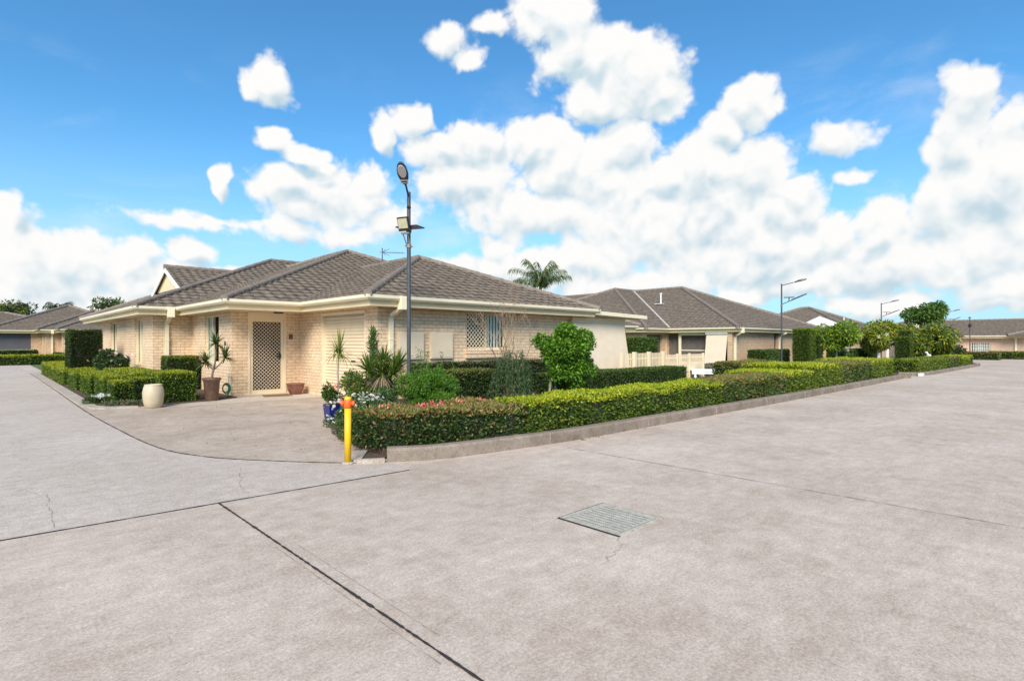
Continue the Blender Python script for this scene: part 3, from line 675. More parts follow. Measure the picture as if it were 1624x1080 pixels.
ob.tube([(13.47, 11.33, 2.1), (16.3, 11.33, 2.1)], .05, 10); ob.tube([(13.48, 11.03, .42), (16.29, 11.03, .42)], .02, 8)
ob.build('outdoor_blind', M['fabric'], H1)
# antenna
an = MB(); ax_, ay_ = 11.0, 18.6; an.tube([(ax_, ay_, 3.9), (ax_, ay_, 5.02)], .018, 6)
dv = np.array([math.sin(TH) , -math.cos(TH), 0.]); c0 = np.array([ax_, ay_, 4.86])
an.tube([c0 - dv*.1, c0 + dv*.85 - np.array([0, 0, .04])], .012, 6)
pv = np.array([math.cos(TH), math.sin(TH), 0])
for k in range(7): an.tube([c0 + dv*(.1 + k*.11) - pv*.13, c0 + dv*(.1 + k*.11) + pv*.13], .005, 5)
for s2 in (-1, 1): an.tube([c0 + dv*.02, c0 + dv*.28 + np.array([0, 0, .13*s2])], .008, 5); an.tube([c0 + dv*.02, c0 + dv*.12 + np.array([0, 0, .12*s2])], .008, 5)
an.build('antenna', M['lamp'], H1)

# ---------------------------------------------------------------- second house (middle right)
Z2 = 2.25
H2 = thing('brick_house', 'mid-distance brick house behind the white bench with a broad brown roof and beige drop blind', 'house', (33, 17, 0), HG)
wall = MB()
T1 = ((43.3, 13.45), (29.6, 13.45)); T2 = ((29.6, 13.45), (29.6, 17.6)); T3 = ((29.6, 17.6), (27.2, 17.6)); T4 = ((27.2, 17.6), (27.2, 31)); T0 = ((29.6, 31), (43.3, 31))
wallseg(wall, *T1, 0, 2.06, [(43.3 - 35.75, 43.3 - 35.3, .2, 2.0)])
wallseg(wall, *T2, 0, 2.06, [(.1, 1.45, .3, 1.95), (1.55, 4.05, .3, 1.95)], .3)
wallseg(wall, *T3, 0, 2.06, [(.3, 2.0, .5, 1.9)], .2); wallseg(wall, *T4, 0, 2.06); wallseg(wall, (27.2, 31), (43.3, 31), 0, 2.06); wallseg(wall, (43.3, 31), (43.3, 13.45), 0, 2.06)
wall.build('wall', M['brick_far'], H2)
eaves(H2, [(55, 15.2), (43.9, 15.2), (43.9, 12.95), (29.1, 12.95), (29.1, 17.05), (26.7, 17.05), (26.7, 32.25)], Z2, [(43.8, 31), (43.8, 13.1), (29.25, 13.1), (29.25, 17.2), (26.85, 17.2), (26.85, 31)])
rf = MB(); cp = MB()
hip(rf, cp, 29.1, 43.9, 12.95, 40, Z2, .416, 'y', .12, '', .12)
hip(rf, cp, 26.7, 46, 17.05, 32.25, Z2, .412, 'x', .12, '', .12)
hip(rf, cp, 38, 55, 15.2, 29, Z2, .40, 'x', .12, '', .12)
r2 = rf.build('roof', M['tile'], H2); cp.build('ridge_cap', M['ridge'], r2)
vf = MB(); hz_ = 7.55 * .416; vf.tube([(29.1, 17.05, Z2 + .05), (29.1 + 7.3, 17.05 + 7.3, Z2 + 7.3*.414 + .05)], .07, 6); vf.build('valley_flashing', M['valley'], r2)
vp = MB(); vp.tube([(33.4, 20.2, 3.9), (33.4, 20.2, 4.75)], .055, 8); vp.tube([(33.4, 20.2, 4.70), (33.4, 20.2, 4.78)], .09, 8); vp.box(33.1, 33.7, 19.9, 20.5, 4.02, 4.06); vp.build('vent_pipe', M['pipe'], r2)
Q1, Q2, Q3 = Loc(*T1), Loc(*T2), Loc(*T3)
# screened porch corner
sc = MB(); Q2.box(sc, 1.55, 4.05, -.29, -.27, .3, 1.95); sc.build('insect_screen', M['screen'], H2)
sc = MB(); Q3.box(sc, .3, 2.0, -.19, -.17, .5, 1.9); sc.build('insect_screen', M['screen'], H2)
pf = MB(); Q2.box(pf, 1.42, 1.56, -.02, .05, 0, 2.0); Q2.box(pf, 3.1, 3.25, -.02, .05, 0, 2.0); Q2.box(pf, 1.56, 3.1, -.02, .04, 1.83, 2.0); Q2.box(pf, 1.56, 3.1, -.02, .04, .0, .32)
Q2.box(pf, 1.56, 3.1, -.02, .03, .95, 1.0); pf.build('porch_frame', M['gutter'], H2)
bm2 = MB(); Q2.box(bm2, -.1, 4.1, .02, .14, 1.98, 2.1); bm2.build('porch_beam', M['gutter'], H2)
pl = MB(); Q2.box(pl, -.02, .22, -.02, .22, 0, 2.0); pl.build('porch_pillar', M['brick_far'], H2)
ob = MB()
def blind_mesh(mb, lc, u0, u1, dt, db_, zt, zb):
    a, b, c, d = lc.at(u0, db_, zb), lc.at(u1, db_, zb), lc.at(u1, dt, zt), lc.at(u0, dt, zt); o = np.array([lc.n[0], lc.n[1], 0]) * .02
    mb.hexa([a, b, b + o, a + o, d, c, c + o, d + o])
blind_mesh(ob, Q2, .22, 1.42, .2, .55, 1.9, .05); ob.build('outdoor_blind', M['fabric'], H2)
bh = MB(); Q2.box(bh, .18, 1.46, .15, .3, 1.9, 1.98); bh.build('blind_pelmet', M['white'], H2)
dk = MB(); Q2.box(dk, .1, 1.45, -.31, -.29, .3, 1.95); dk.build('dark_opening', M['dark_in'], H2)
dk = MB(); Q1.box(dk, 43.3 - 35.75, 43.3 - 35.3, -.2, -.19, .2, 2.0); dk.build('dark_opening', M['dark_in'], H2)
downpipe(H2, Q1, 43.3 - 36.0, 1.9, .5, Z2, .12, False); downpipe(H2, Q1, 43.3 - 29.75, 1.8, .5, Z2, .12, True)
# low skillion piece at its left end
lw = MB(); hipc = MB()
hip(lw, hipc, 14.9, 22.0, 14.4, 20.0, 2.2, .42, 'x', .12, '', .1)
lo = lw.build('side_roof', M['tile'], H2); hipc.build('ridge_cap', M['ridge'], lo)
lw = MB(); wallseg(lw, (21.5, 19.4), (21.5, 14.95), 0, 2.1); wallseg(lw, (21.5, 14.95), (17.6, 14.95), 0, 2.1); lw.build('side_wall', M['brick_far'], H2)
eaves(H2, [(22.0, 20), (22.0, 14.4), (15.5, 14.4)][::1], 2.2, [(21.85, 19.8), (21.85, 14.55), (17.3, 14.55), (17.3, 19.8)])

# ---------------------------------------------------------------- third house (behind the flowering trees)
H3 = thing('brick_house', 'distant house with a small white gable behind the frangipani trees', 'house', (53, 17, 0), HG)
Z3 = 2.2
wall = MB(); wallseg(wall, (58.6, 12.6), (48.9, 12.6), 0, 2.02, [(2, 3.6, .8, 1.9)]); wallseg(wall, (48.9, 12.6), (48.9, 23), 0, 2.02); wallseg(wall, (48.9, 23), (58.6, 23), 0, 2.02); wallseg(wall, (58.6, 23), (58.6, 12.6), 0, 2.02); wall.build('wall', M['brick_far'], H3)
eaves(H3, [(59.2, 23.6), (59.2, 12.0), (48.3, 12.0), (48.3, 23.6)], Z3, [(59, 12.15), (48.45, 12.15), (48.45, 23.4), (59, 23.4)])
rf = MB(); cp = MB(); hip(rf, cp, 48.3, 59.2, 12.0, 23.6, Z3, .42, 'y', .15, '', .13)
gx, gy, gz, hw = 49.4, 15.2, 3.55, 1.8
tile_face(rf, (gx - .12, gy - hw, gz - hw*.42), (1, 0), (0, 1), [(0, 0), (2.6, 0), (2.6, hw*sl_), (0, hw*sl_)], .42, .15)
tile_face(rf, (gx + 2.5, gy + hw, gz - hw*.42), (-1, 0), (0, -1), [(0, 0), (2.6, 0), (2.6, hw*sl_), (0, hw*sl_)], .42, .15)
r3 = rf.build('roof', M['tile'], H3); cp.build('ridge_cap', M['ridge'], r3)
gb = MB(); gb.add([(gx - .1, gy - hw - .1, gz - hw*.42 - .1), (gx - .1, gy + hw + .1, gz - hw*.42 - .1), (gx - .1, gy, gz + .02), (gx + .05, gy - hw - .1, gz - hw*.42 - .1), (gx + .05, gy + hw + .1, gz - hw*.42 - .1), (gx + .05, gy, gz + .02)], [(0, 2, 1), (3, 4, 5), (0, 1, 4, 3), (1, 2, 5, 4), (2, 0, 3, 5)]); gb.build('gable_panel', M['white'], r3)
vp = MB(); vp.tube([(52, 14.2, 3.0), (52, 14.2, 3.5)], .05, 8); vp.box(51.8, 52.2, 14, 14.4, 3.1, 3.14); vp.build('vent_pipe', M['pipe'], r3)
dk = MB(); dk.box(55, 56.6, 12.72, 12.74, .8, 1.9); dk.build('dark_opening', M['dark_in'], H3)
# entry canopy, white barge facing the road
cn = MB(); cn.add([(49.5, 11.2, 2.0), (53.5, 11.2, 2.0), (51.5, 11.2, 2.75), (49.5, 12.4, 2.0), (53.5, 12.4, 2.0), (51.5, 12.4, 2.75)], [(0, 1, 2), (3, 5, 4), (0, 3, 4, 1), (1, 4, 5, 2), (2, 5, 3, 0)]); cn.build('entry_gable', M['white'], H3)
for x in (49.7, 53.2): cn = MB(); cn.box(x, x + .15, 11.3, 11.45, 0, 2.0); cn.build('entry_post', M['white'], H3)

# ---------------------------------------------------------------- fourth house (far right)
H4 = thing('brick_house', 'long low far house closing the right-hand road, barred window in a pink-tan wall', 'house', (68, 3, 0), HG)
Z4 = 2.03
wall = MB(); U1 = ((66, -18), (66, 17)); wallseg(wall, *U1, 0, 1.9, [(24.2, 25.6, .28, 1.38), (20.6, 21.9, .28, 1.38)]); wallseg(wall, (73, -18), (66, -18), 0, 1.9); wallseg(wall, (66, 17), (73, 17), 0, 1.9); wallseg(wall, (73, 17), (73, -18), 0, 1.9)
M['brick_pink'] = brick('pink_tan_brick', (.66, .47, .34), (.70, .51, .38), (.52, .37, .26))
wall.build('wall', M['brick_pink'], H4)
eaves(H4, [(65.4, -18.5), (65.4, 17.5), (73.5, 17.5)], Z4, [(65.5, -18.4), (73.5, -18.4), (73.5, 17.4), (65.5, 17.4)])
rf = MB(); cp = MB(); hip(rf, cp, 65.4, 73.6, -18.5, 17.5, Z4, .36, 'y', .15, '', .12); hip(rf, cp, 64.9, 74, -5, 5.0, Z4, .30, 'x', .15, '', .12)
r4 = rf.build('roof', M['tile'], H4); cp.build('ridge_cap', M['ridge'], r4)
wl = Loc(*U1); fo = window(H4, wl, 24.2, 25.6, .28, 1.38, None, True, None); window(H4, wl, 20.6, 21.9, .28, 1.38, .5, True, None)
gr = MB()
for k in range(11): wl.box(gr, 24.24 + k*.128, 24.265 + k*.128, .0, .025, .3, 1.36)
for z in (.55, .85, 1.12): wl.box(gr, 24.22, 25.58, .025, .04, z, z + .025)
gr.build('window_bars', M['white'], fo)
downpipe(H4, wl, 22.5, 1.75, .6, Z4, .14, False)

# ---------------------------------------------------------------- fifth house (far left)
H5 = thing('brick_house', 'far left house with a grey drawn blind across its opening and stepped hip roof', 'house', (4, 60, 0), HG)
Z5 = 2.4
wall = MB()
X1 = ((3.6, 59.6), (-14, 59.6)); X2 = ((3.6, 55.6), (3.6, 59.6)); X3 = ((4.5, 55.6), (3.6, 55.6)); X4 = ((4.5, 52.6), (4.5, 55.6)); X5 = ((14, 52.6), (4.5, 52.6))
wallseg(wall, *X1, 0, 2.2, [(.7, 3.5, .85, 2.12)]); wallseg(wall, *X2, 0, 2.2, [(1.0, 1.9, .3, 2.0)]); wallseg(wall, *X3, 0, 2.2); wallseg(wall, *X4, 0, 2.2, [(.6, 1.5, .3, 2.0)]); wallseg(wall, *X5, 0, 2.2, [(1.2, 2.4, .3, 2.0), (4, 5.5, .9, 2.0)])
wallseg(wall, (-14, 59.6), (-14, 75), 0, 2.2); wallseg(wall, (-14, 75), (14, 75), 0, 2.2); wallseg(wall, (14, 75), (14, 52.6), 0, 2.2)
wall.build('wall', M['brick_far'], H5)
eaves(H5, [(14.5, 52), (3.95, 52), (3.95, 55), (3.0, 55), (3.0, 59), (-14.5, 59)], Z5, [(14.4, 52.15), (4.1, 52.15), (4.1, 55.15), (3.15, 55.15), (3.15, 59.15), (-14, 59.15), (-14, 74), (14.4, 74)])
rf = MB(); cp = MB()
hip(rf, cp, .15, 11.3, 59, 76, Z5, .42, 'y', .15, '', .14); hip(rf, cp, -14.5, 8, 59.02, 72, Z5, .24, 'x', .15, '', .14)
hip(rf, cp, 3.0, 11, 55, 70, Z5, .42, 'y', .15, '', .14); hip(rf, cp, 3.95, 14.5, 52, 62, Z5, .42, 'x', .15, '', .14)
r5 = rf.build('roof', M['tile'], H5); cp.build('ridge_cap', M['ridge'], r5)
Y1, Y2, Y4, Y5 = Loc(*X1), Loc(*X2), Loc(*X4), Loc(*X5)
b = MB(); Y1.box(b, .72, 3.48, -.06, -.03, .85, 2.1); b.tube([Y1.at(.7, -.02, 2.1), Y1.at(3.5, -.02, 2.1)], .05, 8); b.build('outdoor_blind', M['slate_blind'], H5)
window(H5, Y2, 1.0, 1.9, .3, 2.0, None, False); window(H5, Y4, .6, 1.5, .3, 2.0, None, False); window(H5, Y5, 1.2, 2.4, .3, 2.0, None, False); window(H5, Y5, 4, 5.5, .9, 2.0, .5, False)
downpipe(H5, Loc(*X3), .55, 2.0, .6, Z5, .12, True)

# ---------------------------------------------------------------- street lamps
LG = 'solar street lamps along the garden edge'
def street_lamp(label, loc, arm_dir, flood_dir, h=4.75):
    t = thing('street_lamp', label, 'street lamp', (0, 0, 0), LG)
    p = MB(); p.tube([(0, 0, 0), (0, 0, 3.6)], .044, 12); p.tube([(0, 0, 3.55), (0, 0, h)], .041, 12); p.box(-.11, .11, -.11, .11, 0, .02); p.build('pole', M['lamp'], t)
    c = MB(); c.tube([(0, 0, 3.52), (0, 0, 3.60)], .056, 12); c.box(-.10, .10, -.012, .012, 3.55, 3.57); c.build('clamp', M['lamp_tan'], t)
    u = np.array([math.cos(arm_dir), math.sin(arm_dir), 0]); w = np.array([-u[1], u[0], 0]); Zv = np.array([0, 0, 1.])
    reach = .30 if label.startswith('tall') else .6
    tilt = R(30 if label.startswith('tall') else 14); d = u*math.cos(tilt) + Zv*math.sin(tilt); nn = -u*math.sin(tilt) + Zv*math.cos(tilt)
    a = MB(); b0 = np.array([0, 0, h - .08]); b1 = b0 + u*.06 + Zv*.0; b2 = b1 + d*reach; a.tube([b0, b1, b2], .022, 8); a.build('arm', M['lamp'], t)
    # oval lamp head
    hd_ = MB(); n = 24; c0 = b2 + d*.32; out = []
    for lay, (sc, off) in enumerate(((.92, .04), (1, .0), (1, -.025), (.9, -.035))):
        for k in range(n):
            an_ = 2*math.pi*k/n; tp = 1 - .22 * (math.cos(an_) < 0) * abs(math.cos(an_)); out.append(c0 + d*(.31*sc*math.cos(an_)) + w*(.115*sc*tp*math.sin(an_)) + nn*off)
    F = []
    for lay in range(3):
        for k in range(n): F.append((lay*n + k, lay*n + (k+1) % n, (lay+1)*n + (k+1) % n, (lay+1)*n + k))
    F += [tuple(range(n))[::-1], tuple(range(3*n, 4*n))]; hd_.add(out, F)
    for k in (-2, -1, 0, 1, 2): hd_.obox(c0 + nn*.05 + w*.04*k, d*.15, w*.006, nn*.014)
    ho = hd_.build('lamp_head', M['lamp'], t)
    le = MB(); out = []
    for k in range(n):
        an_ = 2*math.pi*k/n; out.append(c0 + d*(.085 + .175*math.cos(an_)) + w*(.088*math.sin(an_)) - nn*.035)
    for k in range(n):
        an_ = 2*math.pi*k/n; out.append(c0 + d*(.085 + .165*math.cos(an_)) + w*(.08*math.sin(an_)) - nn*.045)
    le.add(out, [(k, (k+1) % n, (k+1) % n + n, k + n) for k in range(n)] + [tuple(range(n, 2*n))]); le.build('lens', M['lens'], ho)
    dr = MB(); dr.obox(c0 - d*.19 - nn*.038, d*.05, w*.08, nn*.006); dr.obox(c0 - d*.19 - nn*.046, d*.015, w*.055, nn*.004, 1); dr.build('driver_cover', [M['lens'], M['lamp']], ho)
    # flood lamp on twin brackets
    u = np.array([math.cos(flood_dir), math.sin(flood_dir), 0]); w = np.array([-u[1], u[0], 0]); tilt = R(-18)
    d = u*math.cos(tilt) + Zv*math.sin(tilt); nn = u*math.sin(-tilt)*1 + Zv*math.cos(tilt)
    nn = -u*math.sin(tilt) + Zv*math.cos(tilt)
    if not label.startswith('tall'):
        dd = u*math.cos(R(24)) + Zv*math.sin(R(24)); n3 = -u*math.sin(R(24)) + Zv*math.cos(R(24)); k0 = np.array([0, 0, 3.58])
        br = MB(); br.tube([k0, k0 + dd*.55], .022, 8); br.build('lower_arm', M['lamp'], t)
        pn = MB(); pn.obox(k0 + dd*.95, dd*.42, w*.15, n3*.025); pn.obox(k0 + dd*.9 + n3*.03, dd*.3, w*.1, n3*.01); pn.build('solar_panel', M['solar'], t)
        sp_ = MB(); sp_.obox(k0 + dd*.42 + Zv*.22, u*.26, w*.2, Zv*.012); sp_.tube([k0 + dd*.4, k0 + dd*.42 + Zv*.21], .025, 6); sp_.build('floodlight', M['lamp'], t)
        t.location = loc; return t
    k0 = np.array([0, 0, 3.56]); k1 = k0 + u*.14 + Zv*.26
    br = MB()
    for s3 in (-1, 1): br.tube([k0 + w*.045*s3, k1 + w*.06*s3], .014, 6)
    br.obox(k1, u*.02, w*.1, Zv*.02); br.build('flood_bracket', M['lamp_tan'], t)
    c1 = k1 + Zv*.19 + u*.06
    fl = MB(); fl.obox(c1, d*.035, w*.135, nn*.15); fl.obox(c1 - d*.05, d*.02, w*.08, nn*.09); fo_ = fl.build('floodlight', M['black'], t, bevel=.008)
    fg = MB(); fg.obox(c1 + d*.037 + nn*.015, d*.004, w*.115, nn*.105); fg.build('lens', M['flood_glass'], fo_)
    sp_ = MB(); cw = w; sp_.obox(np.array([0, 0, 3.98]) - u*.05, u*.17, cw*.27, Zv*.012); sp_.tube([(0, 0, 3.86), (0, 0, 3.975)], .06, 8); sp_.build('solar_panel', M['solar'], t)
    s4 = MB(); s4.tube([(0, 0, h - .35), (0, 0, h - .33)], .05, 8); s4.obox((-.05, -.05, h - .34), (.02, 0, 0), (0, .02, 0), (0, 0, .015)); s4.build('sensor', M['black'], t)
    t.location = loc; return t
street_lamp('tall grey lamp post before the near house with oval lamp head and square floodlight', (6.80, 10.38, 0), R(225), R(204))
lamp2 = street_lamp('dark lamp post with two angled arms, left of the tall clipped conifer', (32.8, 12.1, 0), R(-68), R(-68))
for lab, x, y, z, rz in (('dark lamp post rising behind the yellow-green flowering shrubs, arm to the right', 55.0, 12.2, 0, 0), ('thin lamp post standing before the barred window of the far house', 62.0, 7.2, 0, -106), ('lamp post whose arm alone shows over the round dark tree', 76, 10.85, 0, 0)):
    c = copy_tree(lamp2); c.location = (x, y, z); c.rotation_euler.z = R(rz); c['label'] = lab
    if rz: c.scale = (.8, .8, .72)

# ---------------------------------------------------------------- foliage tools
def pick(pal, n):
    w = np.array([p[3] for p in pal], float); idx = rng.choice(len(pal), n, p=w / w.sum())
    return np.array([p[:3] for p in pal])[idx] * rng.uniform(.75, 1.25, (n, 1))
def unit(v): return v / (np.linalg.norm(v, axis=1)[:, None] + 1e-9)
def leaves(mb, P, Nn, ln, wd, pal, spread=.9, droop=0., mi=0, up=.25, tint=None):
    n = len(P)
    if n == 0: return
    d = unit(Nn + rng.normal(0, spread, (n, 3)) + np.array([0, 0, up - droop]))
    s_ = unit(np.cross(d, unit(rng.normal(0, 1, (n, 3)) + 1e-6)))
    L_ = ln * rng.uniform(.65, 1.3, (n, 1)); w = wd * rng.uniform(.7, 1.25, (n, 1)); nn = np.cross(d, s_)
    mid = P + d * L_ * .45
    V = np.stack([P, mid - s_ * w / 2 + nn * w * .12, P + d * L_ - np.array([0, 0, 1]) * L_ * droop * .3, mid + s_ * w / 2 + nn * w * .12], 1).reshape(-1, 3)
    T = np.repeat(pick(pal, n) if tint is None else tint, 4, 0)
    mb.add(V, np.arange(n * 4).reshape(n, 4), mi, T)
def in_poly(p, poly):
    x, y = p[:, 0], p[:, 1]; r = np.zeros(len(p), bool); n = len(poly)
    for i in range(n):
        x1, y1 = poly[i]; x2, y2 = poly[(i + 1) % n]
        c = ((y1 > y) != (y2 > y)) & (x < (x2 - x1) * (y - y1) / ((y2 - y1) if y2 != y1 else 1e-9) + x1); r ^= c
    return r
def lowf(p, k=3.1): return np.sin(p[:, 0]*k + 1.3)*np.sin(p[:, 1]*k*1.17 + .4) + .6*np.sin(p[:, 0]*k*2.3)*np.sin(p[:, 2]*k*2.1 + 2)
GREEN = [(0.047, 0.094, 0.014, 3), (0.074, 0.138, 0.022, 3), (0.121, 0.2, 0.03, 2), (0.027, 0.056, 0.012, 2)]
DARK = [(0.025, 0.052, 0.016, 3), (0.042, 0.078, 0.018, 3), (0.084, 0.117, 0.039, 1.5), (0.056, 0.046, 0.026, 0.6)]
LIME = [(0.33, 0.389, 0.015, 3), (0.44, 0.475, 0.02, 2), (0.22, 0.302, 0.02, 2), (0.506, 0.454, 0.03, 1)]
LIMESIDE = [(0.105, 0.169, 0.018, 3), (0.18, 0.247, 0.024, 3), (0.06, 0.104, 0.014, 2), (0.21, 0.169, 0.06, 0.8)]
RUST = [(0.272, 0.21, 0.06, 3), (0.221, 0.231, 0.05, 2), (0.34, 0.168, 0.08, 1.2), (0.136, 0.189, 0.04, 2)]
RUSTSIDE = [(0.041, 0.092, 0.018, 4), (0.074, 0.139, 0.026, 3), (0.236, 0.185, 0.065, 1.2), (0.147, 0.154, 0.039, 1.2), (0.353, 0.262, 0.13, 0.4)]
YEL = [(.42, .40, .02, 3), (.32, .36, .02, 3), (.24, .30, .02, 2)]
HEDG = 'clipped hedges along the kerb and in the gardens'
def hedge(label, poly, z0, z1, side, top, ln=.045, wd=None, dens=1., rough=.02, name='hedge', cat='hedge', group=HEDG, extra=None, cover=2.6):
    wd = wd or ln * .55; mb = MB(); poly = [np.array(p, float) for p in poly]
    A = sum(poly[i][0]*poly[(i+1) % len(poly)][1] - poly[(i+1) % len(poly)][0]*poly[i][1] for i in range(len(poly)))
    if A < 0: poly = poly[::-1]
    c = np.mean(poly, 0)
    inn = []                                                    # inset core
    k = len(poly)
    for i in range(k):
        a, b, d = poly[i-1], poly[i], poly[(i+1) % k]; e1 = (b-a)/np.linalg.norm(b-a); e2 = (d-b)/np.linalg.norm(d-b)
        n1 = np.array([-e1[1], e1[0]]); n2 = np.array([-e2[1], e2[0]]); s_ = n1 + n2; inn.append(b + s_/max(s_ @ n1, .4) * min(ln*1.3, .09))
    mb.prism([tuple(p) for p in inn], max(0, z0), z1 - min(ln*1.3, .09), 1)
    per_m2 = cover / (ln * wd * .5) * dens; ed = [poly[(i+1) % k] - poly[i] for i in range(k)]
    for i in range(k):
        L_ = np.linalg.norm(ed[i]); n = int(L_ * (z1 - z0) * per_m2)
        if n < 1: continue
        t = rng.random(n); z = z0 + (z1 - z0) * rng.random(n)
        nr = np.array([ed[i][1], -ed[i][0], 0]) / L_
        P = np.c_[poly[i][0] + ed[i][0]*t, poly[i][1] + ed[i][1]*t, z]
        P += nr * (lowf(P)[:, None] * rough - rng.random((n, 1))**2 * ln * 1.6 - ln*.35)
        # rounded shoulder, thinner foot
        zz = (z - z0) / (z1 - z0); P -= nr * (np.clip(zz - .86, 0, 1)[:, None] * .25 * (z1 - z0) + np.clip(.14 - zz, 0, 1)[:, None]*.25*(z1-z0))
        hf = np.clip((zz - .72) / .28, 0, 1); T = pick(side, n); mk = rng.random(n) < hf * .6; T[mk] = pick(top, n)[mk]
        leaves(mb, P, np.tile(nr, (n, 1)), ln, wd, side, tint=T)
    bx = np.array(poly); lo, hi = bx.min(0), bx.max(0); n = int((hi - lo).prod() * per_m2)
    P = lo + (hi - lo) * rng.random((n, 2)); P = P[in_poly(P, poly)]; n = len(P)
    P = np.c_[P, np.full(n, z1) - ln*.4]; P[:, 2] += lowf(P) * rough - rng.random(n)**2 * ln * 1.2
    leaves(mb, P, np.tile([0, 0, 1.], (n, 1)), ln, wd, top, up=.2)
    if extra: extra(mb)
    o = mb.build(name, [M['leaf'], M['core']], origin=(c[0], c[1], 0)); return tag(o, label, cat, group)
def rect(x0, x1, y0, y1): return [(x0, y0), (x1, y0), (x1, y1), (x0, y1)]
def clump_crown(mb, clumps, pal, ln, wd, cover=1.6, droop=0., inner=.35, spread=.8, up=.2):
    for cx, cy, cz, rx, rz in clumps:
        n = int(4 * math.pi * rx * (rx + rz) / 2 * cover / (ln * wd * .5)); d = unit(rng.normal(0, 1, (n, 3)))
        r = 1 - rng.random((n, 1))**1.5 * inner
        P = np.array([cx, cy, cz]) + d * r * np.array([rx, rx, rz]); P += d * lowf(P, 5)[:, None] * .06 * rx
        leaves(mb, P, d, ln, wd, pal, spread, droop, up=up)
def clumps_in(c, r, rz, n, size, seed, flat=0):
    g = np.random.default_rng(seed); out = []
    for _ in range(n):
        d = g.normal(0, 1, 3); d /= np.linalg.norm(d); q = g.random()**.4
        s_ = size * g.uniform(.7, 1.3); out.append((c[0] + d[0]*r*q, c[1] + d[1]*r*q, c[2] + d[2]*rz*q, s_, s_*.85))
    return out
def strap(mb, base, d, L_, w, droop, tint, segs=5, mi=0):
    d = np.array(d, float); d /= np.linalg.norm(d); side = np.cross(d, [0, 0, 1.]); nl = np.linalg.norm(side)
    side = side / nl if nl > .05 else np.array([1., 0, 0]); p = np.array(base, float); V = []
    for i in range(segs + 1):
        t = i / segs; ww = w * (1 - t**2.2) * .5 + .0008; V += [p - side*ww, p + side*ww]
        d = d + np.array([0, 0, -droop / segs]); d /= np.linalg.norm(d); p = p + d * L_ / segs
    F = np.array([(2*i, 2*i+1, 2*i+3, 2*i+2) for i in range(segs)]); mb.add(V, F, mi, np.tile(tint, (len(V), 1)))
def rosette(mb, c, n, L_, w, droop, pal, up=(-.2, 1.0), mi=0):
    T = pick(pal, n)
    for i in range(n):
        a = rng.uniform(0, 2*math.pi); e_ = rng.uniform(*up); d = (math.cos(a)*math.cos(e_), math.sin(a)*math.cos(e_), math.sin(e_))
        strap(mb, c, d, L_ * rng.uniform(.7, 1.1), w, droop * rng.uniform(.5, 1.2), T[i], mi=mi)
def branches(mb, base, d, L_, r, depth, rs, mi=0, bend=.35, split=(2, 3), up=.25):
    d = np.array(d, float); d /= np.linalg.norm(d); p = np.array(base, float); pts = [p]; n = 4
    for i in range(n):
        d = d + rs.normal(0, bend/3, 3) + np.array([0, 0, up/6]); d /= np.linalg.norm(d); p = p + d*L_/n; pts.append(p)
    mb.tube(pts, np.linspace(r, r*.62, n + 1), 6 if depth > 1 else 5, mi); tips = []
    if depth == 0: return [p]
    for _ in range(rs.integers(split[0], split[1] + 1)):
        nd = d + rs.normal(0, .55, 3); tips += branches(mb, pts[-1] if rs.random() < .7 else pts[-2], nd, L_*rs.uniform(.55, .85), r*.6, depth - 1, rs, mi, bend, split, up)
    return tips + [p]
def daisies(mb, P, r, pal, mi=0, petals=9, face=None):
    for p in P:
        nrm = unit(rng.normal(0, .5, (1, 3)) + (np.array([0, -.2, .8]) if face is None else face))[0]; u = np.cross(nrm, [.3, .9, .1]); u /= np.linalg.norm(u); v = np.cross(nrm, u); rr = r*rng.uniform(.75, 1.2)
        c = pick(pal, 1)[0]; V = []; F = []
        for k in range(petals):
            a = 2*math.pi*k/petals; b = .28
            q = [p, p + rr*.6*(math.cos(a-b)*u + math.sin(a-b)*v) + nrm*.004, p + rr*(math.cos(a)*u + math.sin(a)*v), p + rr*.6*(math.cos(a+b)*u + math.sin(a+b)*v) + nrm*.004]
            F.append([len(V) + i for i in range(4)]); V += q
        mb.add(V, np.array(F), mi, np.tile(np.clip(c, 0, .9), (len(V), 1)))
        V = [p + nrm*.008 + rr*.2*(math.cos(a)*u + math.sin(a)*v) for a in np.arange(6)*math.pi/3]; mb.add(V, [tuple(range(6))], mi, np.tile((.55, .35, .03), (6, 1)))

exec_foliage = True
# ---------------------------------------------------------------- hedges: kerb run
def red_tips(mb):
    for cx, cy, n, s_ in ((4.25, 6.12, 26, .06), (4.45, 6.1, 18, .07), (4.9, 6.22, 16, .04), (4.75, 6.35, 10, .03), (5.3, 6.2, 8, .04), (4.15, 5.88, 4, .02), (3.75, 6.3, 8, .05)):
        z = .60 if cy > 5.9 else .2
        P = np.c_[rng.normal(cx, s_, n), rng.normal(cy, s_, n), rng.normal(z, .02, n)]; leaves(mb, P, np.tile([0, 0, 1.], (n, 1)), .05, .022, [(.75, .12, .13, 3), (.8, .3, .22, 2)], .5)
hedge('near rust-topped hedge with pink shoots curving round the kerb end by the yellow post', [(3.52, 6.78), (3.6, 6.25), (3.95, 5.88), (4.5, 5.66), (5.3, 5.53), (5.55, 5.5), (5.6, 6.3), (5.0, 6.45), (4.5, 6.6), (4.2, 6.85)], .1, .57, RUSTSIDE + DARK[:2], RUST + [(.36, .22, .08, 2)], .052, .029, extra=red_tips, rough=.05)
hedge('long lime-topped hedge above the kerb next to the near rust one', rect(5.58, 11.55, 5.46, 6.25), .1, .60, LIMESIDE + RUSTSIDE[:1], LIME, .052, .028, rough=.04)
hedge('low rust-brown topped hedge between two lime ones, in line with the white bench', rect(11.6, 15.2, 5.46, 6.4), .1, .61, RUSTSIDE, RUST, .06)
